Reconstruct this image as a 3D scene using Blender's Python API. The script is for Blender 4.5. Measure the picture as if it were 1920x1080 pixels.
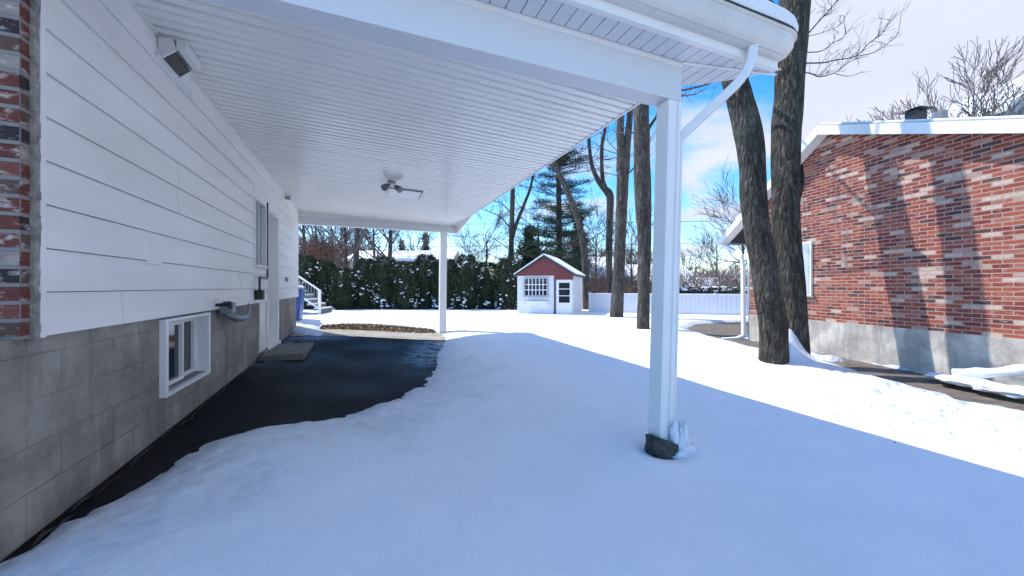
import bpy, math, random
from mathutils import Vector, Matrix, noise
R = math.radians
scene = bpy.context.scene
for o in list(bpy.data.objects): bpy.data.objects.remove(o)

# ---------------------------------------------------------------- camera
H = 1.25                      # camera height; heights measured from the eye are written z + H
F_PX = 694.0
PSI = math.atan((960 - 678) / F_PX)
cam_d = bpy.data.cameras.new('camera'); cam = bpy.data.objects.new('camera', cam_d)
scene.collection.objects.link(cam); scene.camera = cam
cam.location = (0, 0, H)
cam.rotation_euler = (R(90), 0, -PSI)
cam_d.sensor_width = 36; cam_d.lens = F_PX / 1920 * 36
cam_d.shift_y = -2 / 1920
cam_d.clip_end = 2000; cam_d.clip_start = 0.02

# ---------------------------------------------------------------- world and sun
SUN_EL = 55.2
SUN = Vector((-0.484, 0.5, 1.0)).normalized()      # towards the sun
w = bpy.data.worlds.new('World'); scene.world = w; w.use_nodes = True
nt = w.node_tree; N = nt.nodes; L = nt.links; N.clear()
out = N.new('ShaderNodeOutputWorld'); bg = N.new('ShaderNodeBackground'); bg.inputs['Strength'].default_value = 0.15
sky = N.new('ShaderNodeTexSky'); sky.sky_type = 'NISHITA'; sky.sun_disc = False
sky.sun_elevation = R(SUN_EL); sky.sun_rotation = math.atan2(SUN.x, SUN.y) % (2 * math.pi)
sky.altitude = 50; sky.air_density = 1.0; sky.dust_density = 0.3; sky.ozone_density = 2.5
tc = N.new('ShaderNodeTexCoord')
sep = N.new('ShaderNodeSeparateXYZ'); L.new(tc.outputs['Generated'], sep.inputs[0])
# project the direction on a cloud deck
def M(op, a=None, b=None, c=None, clamp=False):
    n = N.new('ShaderNodeMath'); n.operation = op; n.use_clamp = clamp
    for i, v in enumerate((a, b, c)):
        if v is None: continue
        if isinstance(v, (int, float)): n.inputs[i].default_value = v
        else: L.new(v, n.inputs[i])
    return n.outputs[0]
zz = M('MAXIMUM', sep.outputs[2], 0.0)
den = M('ADD', zz, 0.22)
cx = M('DIVIDE', sep.outputs[0], den); cy = M('DIVIDE', sep.outputs[1], den)
comb = N.new('ShaderNodeCombineXYZ'); L.new(cx, comb.inputs[0]); L.new(cy, comb.inputs[1])
ns = N.new('ShaderNodeTexNoise'); ns.inputs['Scale'].default_value = 1.5; ns.inputs['Detail'].default_value = 8; ns.inputs['Roughness'].default_value = 0.55
ns.inputs['Distortion'].default_value = 0.35
L.new(comb.outputs[0], ns.inputs['Vector'])
# overcast part of the sky: to the east (+X side)
az = M('ARCTAN2', sep.outputs[0], sep.outputs[1])
def mrange(v, a, b, c, d):
    n = N.new('ShaderNodeMapRange'); n.interpolation_type = 'SMOOTHSTEP'
    for k, x in zip(('From Min', 'From Max', 'To Min', 'To Max'), (a, b, c, d)): n.inputs[k].default_value = x
    L.new(v, n.inputs['Value']); return n.outputs['Result']
bias = M('SUBTRACT', mrange(az, 1.0, 1.10, -.04, .36), mrange(az, 1.9, 2.4, 0, .36))
bias = M('SUBTRACT', bias, mrange(az, .2, .75, .12, -.07))
cl = M('ADD', ns.outputs['Fac'], bias)
mr = N.new('ShaderNodeMapRange'); mr.interpolation_type = 'SMOOTHSTEP'
mr.inputs['From Min'].default_value = 0.47; mr.inputs['From Max'].default_value = 0.66
L.new(cl, mr.inputs['Value'])
ns2 = N.new('ShaderNodeTexNoise'); ns2.inputs['Scale'].default_value = 1.3; ns2.inputs['Detail'].default_value = 5
L.new(comb.outputs[0], ns2.inputs['Vector'])
cr = N.new('ShaderNodeMix'); cr.data_type = 'RGBA'
L.new(ns2.outputs['Fac'], cr.inputs[0])
cr.inputs[6].default_value = (1.95, 2.1, 2.75, 1); cr.inputs[7].default_value = (3.0, 3.1, 3.45, 1)
mx = N.new('ShaderNodeMix'); mx.data_type = 'RGBA'
hs = N.new('ShaderNodeHueSaturation'); hs.inputs['Saturation'].default_value = 1.4; hs.inputs['Value'].default_value = 1.0
L.new(sky.outputs[0], hs.inputs['Color'])
L.new(mr.outputs['Result'], mx.inputs[0]); L.new(hs.outputs[0], mx.inputs[6]); L.new(cr.outputs[2], mx.inputs[7])
L.new(mx.outputs[2], bg.inputs['Color']); L.new(bg.outputs[0], out.inputs['Surface'])

sd = bpy.data.lights.new('sun', 'SUN'); so = bpy.data.objects.new('sun', sd); scene.collection.objects.link(so)
sd.energy = 2.4; sd.angle = R(0.5); sd.color = (1.0, 0.955, 0.89)
so.rotation_euler = (-SUN).to_track_quat('-Z', 'Y').to_euler(); so.location = (-10, 10, 20)

vs = scene.view_settings; vs.view_transform = 'Standard'; vs.look = 'None'; vs.gamma = 1; vs.use_curve_mapping = False
vs.exposure = 1.15
scene.render.engine = 'CYCLES'
scene.cycles.max_bounces = 8; scene.cycles.diffuse_bounces = 5

# ---------------------------------------------------------------- helpers
cP, sP = math.cos(PSI), math.sin(PSI)
def P(px, py, depth):
    """world point seen at photo pixel (px,py), `depth` metres in front of the camera"""
    a = (px - 960) / F_PX * depth
    return Vector((sP * depth + cP * a, cP * depth - sP * a, H + (538 - py) / F_PX * depth))
def lerp(a, b, t): return a + (b - a) * t
def sm(x, a=0., b=1.):
    t = min(1, max(0, (x - a) / (b - a))); return t * t * (3 - 2 * t)

class MB:
    def __init__(s): s.v = []; s.f = []; s.smooth = False
    def add(s, vs, fs):
        n = len(s.v); s.v += [tuple(v) for v in vs]; s.f += [tuple(i + n for i in f) for f in fs]; return s
    def box(s, a, b, m=None):
        x0, y0, z0 = a; x1, y1, z1 = b
        vs = [Vector(p) for p in ((x0,y0,z0),(x1,y0,z0),(x1,y1,z0),(x0,y1,z0),(x0,y0,z1),(x1,y0,z1),(x1,y1,z1),(x0,y1,z1))]
        if m: vs = [m @ v for v in vs]
        return s.add(vs, [(0,3,2,1),(4,5,6,7),(0,1,5,4),(1,2,6,5),(2,3,7,6),(3,0,4,7)])
    def prism(s, poly, vec):
        """poly: 3D points (planar), extruded by vec"""
        vec = Vector(vec); poly = [Vector(p) for p in poly]; n = len(poly)
        nrm = Vector((0,0,0))
        for i in range(n): nrm += (poly[i]-poly[0]).cross(poly[(i+1) % n]-poly[0])
        if nrm.dot(vec) > 0: poly = poly[::-1]
        return s.add(poly + [p + vec for p in poly],
              [tuple(range(n)), tuple(range(2*n-1, n-1, -1))] + [(i, i+n, (i+1) % n + n, (i+1) % n) for i in range(n)])
    def tube(s, pts, rad, n=8, caps=True, jit=0, rng=None):
        pts = [Vector(p) for p in pts]
        if not hasattr(rad, '__len__'): rad = [rad] * len(pts)
        base = len(s.v); prev = None
        for i, p in enumerate(pts):
            d = (pts[min(i+1, len(pts)-1)] - pts[max(i-1, 0)])
            if d.length < 1e-9: d = Vector((0,0,1))
            d.normalize()
            if prev is None:
                a = d.cross(Vector((0,0,1)) if abs(d.z) < .9 else Vector((1,0,0))).normalized()
            else:
                a = (prev - d * prev.dot(d)).normalized()
            prev = a; b = d.cross(a)
            for k in range(n):
                t = 2*math.pi*k/n; r = rad[i] * (1 + (rng.uniform(-jit, jit) if rng else 0))
                s.v.append(tuple(p + (a*math.cos(t) + b*math.sin(t)) * r))
        for i in range(len(pts)-1):
            for k in range(n):
                q = base + i*n; k2 = (k+1) % n
                s.f.append((q+k, q+k2, q+n+k2, q+n+k))
        if caps:
            s.f.append(tuple(base + k for k in range(n-1, -1, -1)))
            q = base + (len(pts)-1)*n; s.f.append(tuple(q + k for k in range(n)))
        return s
    def rtube(s, pts, wdt, hgt, up=(0,0,1)):
        """rectangular duct along pts"""
        pts = [Vector(p) for p in pts]; base = len(s.v); up = Vector(up)
        for i, p in enumerate(pts):
            d = (pts[min(i+1, len(pts)-1)] - pts[max(i-1, 0)]).normalized()
            a = d.cross(up).normalized(); b = a.cross(d).normalized()
            for u, v in ((-1,-1),(1,-1),(1,1),(-1,1)):
                s.v.append(tuple(p + a*u*wdt/2 + b*v*hgt/2))
        for i in range(len(pts)-1):
            for k in range(4):
                q = base+i*4; k2 = (k+1) % 4
                s.f.append((q+k, q+k2, q+4+k2, q+4+k))
        q = base + (len(pts)-1)*4
        s.f.append((base+3, base+2, base+1, base)); s.f.append((q, q+1, q+2, q+3)); return s
    def build(s, name, mat, parent=None, smooth=False, bevel=0):
        me = bpy.data.meshes.new(name); me.from_pydata(s.v, [], s.f); me.update()
        uv = me.uv_layers.new(name='UVMap').data
        for p in me.polygons:
            n = p.normal
            if abs(n.z) > .75: ax, ay = Vector((1,0,0)), Vector((0,1,0))
            else:
                ax = Vector((-n.y, n.x, 0)).normalized(); ay = Vector((0,0,1))
            for li in p.loop_indices:
                c = me.vertices[me.loops[li].vertex_index].co
                uv[li].uv = (c.dot(ax), c.dot(ay))
        if smooth: me.polygons.foreach_set('use_smooth', [True]*len(me.polygons))
        me.materials.append(mat)
        o = bpy.data.objects.new(name, me); scene.collection.objects.link(o)
        if parent:
            o.parent = parent; o.matrix_parent_inverse = parent_inv(parent)
        if bevel:
            b = o.modifiers.new('bevel', 'BEVEL'); b.width = bevel; b.segments = 2; b.limit_method = 'ANGLE'
        return o
def world_of(p):
    m = Matrix.LocRotScale(p.location, p.rotation_euler, p.scale)
    return world_of(p.parent) @ p.matrix_parent_inverse @ m if p.parent else m
def parent_inv(p): return world_of(p).inverted()
def tag(o, label=None, cat=None, group=None, kind=None):
    if label: o['label'] = label
    if cat: o['category'] = cat
    if group: o['group'] = group
    if kind: o['kind'] = kind
    return o
def thing(name, label, cat, loc=(0,0,0), group=None):
    o = bpy.data.objects.new(name, None); scene.collection.objects.link(o); o.location = loc
    o.empty_display_size = .2
    return tag(o, label, cat, group)

def densify(pts, n=4):
    """Catmull-Rom through (Vector, radius)"""
    o = []
    for i in range(len(pts)-1):
        p0, p1, p2, p3 = pts[max(0, i-1)], pts[i], pts[i+1], pts[min(len(pts)-1, i+2)]
        for k in range(n):
            t = k/n
            v = .5*((2*p1[0]) + (p2[0]-p0[0])*t + (2*p0[0]-5*p1[0]+4*p2[0]-p3[0])*t*t + (3*p1[0]-p0[0]-3*p2[0]+p3[0])*t**3)
            o.append((v, lerp(p1[1], p2[1], t)))
    o.append(pts[-1]); return o

# ---------------------------------------------------------------- materials
class NT:
    def __init__(s, name):
        s.m = bpy.data.materials.new(name); s.m.use_nodes = True; s.t = s.m.node_tree
        s.b = s.t.nodes['Principled BSDF']; s.tc = s.t.nodes.new('ShaderNodeTexCoord')
    def n(s, typ, **k):
        x = s.t.nodes.new(typ)
        for a, v in k.items(): setattr(x, a, v)
        return x
    def l(s, a, b): s.t.links.new(a, b)
    def map(s, scale=(1,1,1), src='Object', loc=(0,0,0), rot=(0,0,0)):
        m = s.n('ShaderNodeMapping'); m.inputs['Scale'].default_value = scale; m.inputs['Location'].default_value = loc
        m.inputs['Rotation'].default_value = rot
        s.l(s.tc.outputs[src], m.inputs['Vector']); return m.outputs[0]
    def noise(s, scale, vec=None, detail=4, rough=.55, dist=0):
        x = s.n('ShaderNodeTexNoise'); x.inputs['Scale'].default_value = scale; x.inputs['Detail'].default_value = detail
        x.inputs['Roughness'].default_value = rough; x.inputs['Distortion'].default_value = dist
        s.l(vec if vec is not None else s.tc.outputs['Object'], x.inputs['Vector']); return x.outputs['Fac']
    def ramp(s, fac, stops, interp='LINEAR'):
        r = s.n('ShaderNodeValToRGB'); r.color_ramp.interpolation = interp; e = r.color_ramp.elements
        while len(e) < len(stops): e.new(.5)
        for i, (p, c) in enumerate(stops):
            e[i].position = p; e[i].color = (c, c, c, 1) if isinstance(c, (int, float)) else (*c, 1)
        s.l(fac, r.inputs[0]); return r.outputs[0]
    def mix(s, fac, a, b, mode='MIX'):
        x = s.n('ShaderNodeMix', data_type='RGBA', blend_type=mode)
        for i, v in ((0, fac), (6, a), (7, b)):
            if isinstance(v, (int, float)): x.inputs[i].default_value = v if i == 0 else (v, v, v, 1)
            elif isinstance(v, tuple): x.inputs[i].default_value = (*v, 1)
            else: s.l(v, x.inputs[i])
        return x.outputs[2]
    def math(s, op, a, b=0, clamp=False):
        x = s.n('ShaderNodeMath', operation=op, use_clamp=clamp)
        for i, v in enumerate((a, b)):
            if isinstance(v, (int, float)): x.inputs[i].default_value = v
            else: s.l(v, x.inputs[i])
        return x.outputs[0]
    def bump(s, h, strength=.3, dist=.01, prev=None):
        x = s.n('ShaderNodeBump'); x.inputs['Strength'].default_value = strength; x.inputs['Distance'].default_value = dist
        s.l(h, x.inputs['Height'])
        if prev is not None: s.l(prev, x.inputs['Normal'])
        return x.outputs[0]
    def done(s, col=None, rough=None, normal=None, spec=None, metal=None):
        for k, v in (('Base Color', col), ('Roughness', rough), ('Normal', normal), ('Specular IOR Level', spec), ('Metallic', metal)):
            if v is None: continue
            if isinstance(v, (int, float)): s.b.inputs[k].default_value = v
            elif isinstance(v, tuple): s.b.inputs[k].default_value = (*v, 1)
            else: s.l(v, s.b.inputs[k])
        return s.m

def plain(name, col, rough=.5, var=.12, scale=4, bump=.1, spec=None, metal=None, bscale=40):
    t = NT(name); n = t.noise(scale, detail=6)
    dark = tuple(c * (1 - var) for c in col); lite = tuple(min(1, c * (1 + var * .6)) for c in col)
    c = t.ramp(n, [(.3, dark), (.7, lite)])
    return t.done(c, rough, t.bump(t.noise(bscale), bump, .004), spec, metal)

def t_nc(t, v):
    x = t.n('ShaderNodeTexNoise'); x.inputs['Scale'].default_value = 1.3; x.inputs['Detail'].default_value = 3; t.l(v, x.inputs['Vector']); return x.outputs['Color']
def m_snow():
    t = NT('snow')
    n1 = t.noise(3, detail=5); n2 = t.noise(60, detail=5, rough=.7); n3 = t.noise(14, detail=4)
    at = t.n('ShaderNodeAttribute', attribute_name='slush_shade')
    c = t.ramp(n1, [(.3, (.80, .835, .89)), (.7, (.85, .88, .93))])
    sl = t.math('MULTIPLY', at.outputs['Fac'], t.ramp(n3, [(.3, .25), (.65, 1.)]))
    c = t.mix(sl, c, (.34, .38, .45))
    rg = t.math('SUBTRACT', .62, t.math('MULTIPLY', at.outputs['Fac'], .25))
    nb = t.bump(n3, .3, .03); nb = t.bump(n2, .6, .012, nb); nb = t.bump(t.noise(220, detail=2), .5, .004, nb)
    return t.done(c, rg, nb, .3)
def m_asphalt():
    t = NT('asphalt')
    n = t.noise(120, detail=3, rough=.7); big = t.noise(1.1, detail=5); mid = t.noise(7, detail=5)
    c = t.mix(t.ramp(n, [(.35, 0.), (.7, 1.)]), (.006, .006, .007), (.020, .020, .022))
    wet = t.ramp(big, [(.4, 0.), (.62, 1.)])
    c = t.mix(t.math('MULTIPLY', wet, .6), c, (.006, .006, .008))
    at = t.n('ShaderNodeAttribute', attribute_name='ice')
    ice = t.math('MULTIPLY', at.outputs['Fac'], t.ramp(mid, [(.38, 0.), (.52, 1.)]))
    c = t.mix(ice, c, (.13, .19, .30))
    r = t.math('SUBTRACT', t.ramp(n, [(.3, .55), (.7, .8)]), t.math('MULTIPLY', wet, .2))
    r = t.math('SUBTRACT', r, t.math('MULTIPLY', ice, .3))
    vo = t.n('ShaderNodeTexVoronoi', feature='DISTANCE_TO_EDGE'); vo.inputs['Scale'].default_value = 1.1
    t.l(t.mix(.25, t.tc.outputs['Object'], t_nc(t, t.map((2, 2, 2))), 'ADD'), vo.inputs['Vector'])
    c = t.mix(t.ramp(vo.outputs['Distance'], [(.0, .9), (.012, 0.)]), c, (.002, .002, .002))
    salt = t.ramp(t.noise(2.3, detail=8, rough=.7), [(.5, 0.), (.75, .55)]); c = t.mix(salt, c, (.045, .046, .05))
    c = t.mix(t.ramp(t.noise(190, detail=1), [(.68, 0.), (.72, .8)]), c, (.10, .10, .105))
    return t.done(c, r, t.bump(n, .5, .004), .08)
def m_siding():
    t = NT('white painted siding')
    d = t.noise(1.6, t.map((1, .35, 1.4)), 6, .6); g = t.noise(90, t.map((1, .15, 2)), 4)
    c = t.mix(t.ramp(d, [(.42, 0.), (.75, .5)]), (.91, .895, .865), (.66, .63, .56))
    sp = t.ramp(t.noise(9, detail=7, rough=.7), [(.68, 0.), (.76, .5)])
    c = t.mix(sp, c, (.45, .42, .36))
    return t.done(c, .5, t.bump(g, .18, .003), .4)
def m_concrete(name='concrete block foundation', blocks=True, tone=1.):
    t = NT(name)
    v = t.map((1, 1, 1), 'UV', loc=(.13, .05, 0))
    n = t.noise(2.2, v, 7, .62); n2 = t.noise(30, v, 6, .7); st = t.noise(3, t.map((2.2, .35, 1), 'UV'), 6, .6, .6)
    c = t.ramp(n, [(.30, tuple(x*tone for x in (.10, .086, .070))), (.48, tuple(x*tone for x in (.185, .165, .138))), (.66, tuple(x*tone for x in (.31, .285, .245)))])
    c = t.mix(t.ramp(st, [(.50, 0.), (.66, .75)]), c, tuple(x*tone for x in (.105, .098, .088)))
    c = t.mix(t.ramp(n2, [(.3, .0), (.75, .25)]), c, tuple(x*tone for x in (.4, .39, .37)))
    h = t.bump(n2, .35, .006)
    if blocks:
        b = t.n('ShaderNodeTexBrick', offset=.5)
        b.inputs['Scale'].default_value = 1; b.inputs['Mortar Size'].default_value = .006; b.inputs['Mortar Smooth'].default_value = .7
        b.inputs['Brick Width'].default_value = .40; b.inputs['Row Height'].default_value = .2; b.inputs['Bias'].default_value = 0
        wob = t.mix(.03, v, t.t.nodes.new('ShaderNodeTexNoise').outputs['Color'], 'ADD')
        t.l(v, b.inputs['Vector'])
        b.inputs['Color1'].default_value = (0,0,0,1); b.inputs['Color2'].default_value = (1,1,1,1); b.inputs['Mortar'].default_value = (.5,.5,.5,1)
        c = t.mix(t.math('MULTIPLY', b.outputs['Color'], .16), c, tuple(x*tone for x in (.30, .29, .275)))
        fade = t.math('MULTIPLY', b.outputs['Fac'], t.ramp(t.noise(1.7, v, 3), [(.38, .1), (.60, .8)]))
        c = t.mix(t.math('MULTIPLY', fade, .42), c, tuple(x*tone for x in (.13, .125, .12)))
        h = t.bump(t.math('SUBTRACT', 1, fade), .6, .012, h)
    return t.done(c, .85, h, .25)
def m_brick(name, cols, mortar, bw=.235, rh=.075, ms=.011, whitewash=.5, off=(0, 0, 0)):
    t = NT(name); v = t.map((1,1,1), 'UV', loc=off)
    b = t.n('ShaderNodeTexBrick', offset=.5)
    for k, x in (('Scale', 1), ('Mortar Size', ms), ('Mortar Smooth', .15), ('Brick Width', bw), ('Row Height', rh), ('Bias', 0)): b.inputs[k].default_value = x
    b.inputs['Color1'].default_value = (0,0,0,1); b.inputs['Color2'].default_value = (1,1,1,1); b.inputs['Mortar'].default_value = (0,0,0,1)
    t.l(v, b.inputs['Vector'])
    c = t.ramp(b.outputs['Color'], cols, 'CONSTANT')
    n = t.noise(38, t.map((.6, 1.3, 1), 'UV'), 5, .65)
    c = t.mix(t.ramp(n, [(.35, .0), (.68, .7)]), c, t.mix(.6, c, (.07, .025, .022)))
    big = t.noise(2.6, t.map((.6, 1.6, 1), 'UV', loc=(3, 1, 0)), 4, .6)
    c = t.mix(t.ramp(big, [(.38, .35), (.5, 0.)]), c, t.mix(.5, c, (.10, .04, .035)))
    ww = t.ramp(t.noise(16, t.map((.7, 1.6, 1), 'UV'), 5, .7), [(.54, 0.), (.66, whitewash)])
    c = t.mix(ww, c, (.55, .46, .42))
    c = t.mix(b.outputs['Fac'], c, mortar)
    h = t.bump(t.math('SUBTRACT', 1, b.outputs['Fac']), .8, .01); h = t.bump(n, .4, .005, h)
    return t.done(c, .85, h, .25)
def m_bark(name, c0, c1, sc=1.):
    t = NT(name); v = t.map((10*sc, 10*sc, 2.6*sc))
    n = t.noise(1.6, v, 7, .68, .5); vo = t.n('ShaderNodeTexVoronoi', feature='DISTANCE_TO_EDGE'); vo.inputs['Scale'].default_value = 1.7
    t.l(t.mix(.35, v, t_nc(t, v), 'ADD'), vo.inputs['Vector'])
    big = t.noise(1.2, detail=4)
    c = t.ramp(n, [(.32, tuple(x*.45 for x in c0)), (.5, c0), (.68, c1)])
    c = t.mix(t.ramp(vo.outputs['Distance'], [(.0, .5), (.10, 0.)]), c, tuple(x*.3 for x in c0))
    c = t.mix(t.ramp(big, [(.45, 0.), (.7, .45)]), c, (.13, .125, .10))
    h = t.bump(t.ramp(vo.outputs['Distance'], [(0, 0.), (.3, 1.)]), .8, .03); h = t.bump(n, .6, .015, h)
    return t.done(c, .92, h, .15)
def m_leaf(name, a, b):
    t = NT(name); oi = t.n('ShaderNodeObjectInfo'); g = t.n('ShaderNodeNewGeometry')
    c = t.mix(g.outputs['Random Per Island'], a, b)
    return t.done(c, .7, None, .2)
def m_glass(name, col=(.012, .015, .022)):
    t = NT(name); n = t.noise(1.5)
    return t.done(t.ramp(n, [(.3, col), (.7, tuple(x*2 for x in col))]), .06, t.bump(n, .03, .01), .6)

SNOW = m_snow(); ASPH = m_asphalt(); SIDE = m_siding(); FOUND = m_concrete(tone=1.22)
FOUND2 = m_concrete('poured foundation', False, 2.3)
FOUND3 = m_concrete('brown poured foundation', False, 1.0)
CONC = plain('concrete', (.36, .33, .28), .85, .3, 3, .3)
SLAB = plain('paver', (.16, .155, .14), .85, .3, 6, .4)
WHITE = plain('white painted metal', (.82, .815, .80), .38, .05, 2, .05)
CEIL = plain('white ribbed panel', (.86, .85, .815), .25, .05, .8, .03)
def m_beam():
    t = NT('white beam cladding')
    d = t.noise(1.1, t.map((.7, 1, 2.2)), 6, .65); s2 = t.ramp(t.noise(7, t.map((1, 1, 1.5)), 8, .75), [(.66, 0.), (.78, .8)])
    c = t.mix(t.ramp(d, [(.5, 0.), (.8, .45)]), (.66, .675, .69), (.48, .49, .45))
    c = t.mix(s2, c, (.36, .35, .31))
    return t.done(c, .42, t.bump(t.noise(30), .05, .004))
BEAM = m_beam()
VINYL = plain('white vinyl', (.74, .76, .80), .35, .06, 1, .02)
SOFF = plain('vented soffit', (.66, .68, .71), .5, .08, 2, .05)
BLACK = plain('black plastic', (.012, .013, .015), .45, .3, 8, .1)
RUBBER = plain('dark rubber sleeve', (.06, .062, .055), .9, .7, 25, .9, bscale=60)
GREYM = plain('grey metal', (.25, .26, .28), .4, .2, 6, .1, metal=.3)
BLUE = plain('blue plastic', (.03, .09, .32), .4, .15, 3, .05)
RED = plain('red painted boards', (.20, .042, .04), .6, .25, 6, .15)
DKROOF = plain('dark roof shingle', (.06, .06, .065), .9, .3, 20, .4)
MULCH = plain('dead leaves', (.30, .19, .10), .9, .6, 30, .4)
GRAVEL = plain('bare gravel path', (.16, .135, .11), .95, .5, 9, .8, bscale=70)
SOIL = plain('winter soil', (.10, .08, .06), .95, .4, 3, .5)
BRKN = m_brick('neighbour brick', [(0, (.32, .07, .045)), (.22, (.23, .045, .036)), (.40, (.40, .105, .065)), (.58, (.11, .05, .05)), (.68, (.29, .065, .045)), (.75, (.64, .48, .38)), (.84, (.50, .32, .25)), (.92, (.40, .15, .10))],
               (.42, .30, .24), bw=.19, rh=.0595, ms=.007, whitewash=.4)
BRKO = m_brick('old brick', [(0, (.17, .055, .04)), (.28, (.035, .033, .036)), (.44, (.15, .05, .038)), (.62, (.13, .085, .065)), (.84, (.38, .33, .29)), (.91, (.22, .08, .055))],
               (.25, .23, .21), bw=.2, rh=.074, ms=.009, whitewash=.85)
BARK1 = m_bark('maple bark', (.055, .047, .038), (.17, .15, .125))
BARK2 = m_bark('grey bark', (.09, .075, .062), (.21, .18, .155), .8)
TWIG = plain('twig bark', (.075, .06, .05), .9, .3, 2, .2)
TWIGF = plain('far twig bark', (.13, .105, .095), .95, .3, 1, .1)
CEDAR = m_leaf('cedar foliage', (.010, .018, .010), (.065, .085, .045))
PINE = m_leaf('pine needles', (.014, .032, .022), (.04, .07, .035))
GLASS = m_glass('dark glass'); GLASSB = m_glass('sky lit glass', (.10, .13, .19))
SHUT = plain('window blind', (.5, .53, .6), .5, .1, 3, .05)

# ---------------------------------------------------------------- ground
def fbm(x, y, s, z=0., o=3):
    return noise.fractal(Vector((x*s, y*s, z)), 1., 2., o)
def G(x, y):            # bare ground height
    Lz = -1.10 + .022 * min(8, max(0, y - 2.2))
    b = lerp(Lz, -1.30 + .012 * min(8, max(0, y - 2.2)), sm(x, -1.32, 2.3))
    if x < -1.32: b = Lz
    b = lerp(b, -1.22, sm(y, 10.5, 17))
    return b + H
def seg_d(p, a, b):
    ax, ay = a; bx, by = b; dx, dy = bx-ax, by-ay
    t = max(0, min(1, ((p[0]-ax)*dx + (p[1]-ay)*dy) / (dx*dx+dy*dy)))
    return math.hypot(p[0]-ax-t*dx, p[1]-ay-t*dy)
def sdf(p, poly):
    d = min(seg_d(p, poly[i], poly[(i+1) % len(poly)]) for i in range(len(poly)))
    ins = False; x, y = p
    for i in range(len(poly)):
        x0, y0 = poly[i]; x1, y1 = poly[(i+1) % len(poly)]
        if (y0 > y) != (y1 > y) and x < (x1-x0)*(y-y0)/(y1-y0)+x0: ins = not ins
    return -d if ins else d
BARE1 = [(-1.6, 1.6), (-1.35, 2.14), (-1.21, 2.42), (-1.12, 2.66), (-1.01, 3.14), (-.75, 3.36), (-.16, 3.50), (.07, 3.70), (.65, 4.42), (1.0, 5.4), (1.38, 7.05), (1.72, 8.1),
         (1.80, 8.5), (1.86, 9.1), (1.88, 9.7), (1.7, 10.4), (1.2, 10.75), (.31, 10.6), (-.36, 10.1), (-.77, 9.75), (-.87, 9.35), (-.76, 8.75), (-.68, 8.35), (-.85, 8.25), (-1.1, 8.5), (-1.6, 9.1)]
BARE2 = [(6.2, -3), (6.15, .5), (6.2, 1.6), (6.35, 2.3), (6.8, 3.4), (7.15, 4.5), (7.65, 5.9), (8.1, 7.1), (8.5, 8.0), (10.2, 9.0), (14, 9.0), (14, 7), (9.1, 6.6), (8.6, 6.2), (8.3, 5.0), (7.9, 3.2), (7.3, .2), (6.9, -3)]
BARE3 = [(-1.2, -8.2), (-1.2, -.9), (.5, -.7), (2.6, -.8), (4.6, -1.0), (4.8, -8.2)]  # cleared drive behind the camera, unseen; added to cut bounce on the front beam
ROAD = [(-60, -16), (60, -16), (60, -8), (-60, -8)]
# the neighbour's wall line
WAZ = R(13.107); WU = Vector((math.sin(WAZ), math.cos(WAZ), 0)); WN = Vector((-WU.y, WU.x, 0))   # WN points to the camera side
W0 = Vector((8.2143, 4.5977, 0))
TREE_BASE1 = P(1452, 690, 5.7); TREE_BASE2 = P(1495, 672, 6.1)
MOUND = (TREE_BASE1 + TREE_BASE2) / 2
def snow_t(x, y):
    """(thickness, slush)"""
    e = fbm(x, y, 2.2, 3.1) * .07 + fbm(x, y, 8, 7) * .05
    d1 = sdf((x, y), BARE1) + e if (-3 < x < 4.5 and 0 < y < 13) else 9
    d2 = 9
    if 4.5 < x < 16 and -4 < y < 11:
        d2 = sdf((x, y), BARE2) + fbm(x, y, 1.3, 1.) * .12 + fbm(x, y, 5, 9) * .06
        k = (Vector((x, y, 0)) - W0).dot(WN)        # distance in front of wall
        kk = (Vector((x, y, 0)) - W0).dot(WU)
        if k < .6 and kk > -.9 and kk < .55: d2 = max(d2, .12 - abs(k - .40) + fbm(x, y, 4, 2) * .12)   # left-over snow strip
    d3 = 9
    if y < 2 : d3 = min(sdf((x, y), BARE3), sdf((x, y), ROAD)) + e
    d = min(d1, d2, d3)
    t = (.115 * (1 - math.exp(-d / .34)) + .012 * fbm(x, y, 7, 2) * sm(d, .02, .12) * (1 - sm(d, .4, .9)) if d1 < d2 else .08 * (1 - math.exp(-d / .06))) if d > 0 else max(-.09, d * .5)
    sl = math.exp(-max(0, d) / .30) if d > -.3 else 0
    if d1 < d2 and d1 < 1.2: sl = max(sl, .62 * sm(1.15 - d1 + fbm(x, y, 1.5, 4) * .5, .1, .9) * (.6 + .4 * fbm(x, y, 5, 2)))
    return t, max(0, min(1, sl)), d
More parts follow.
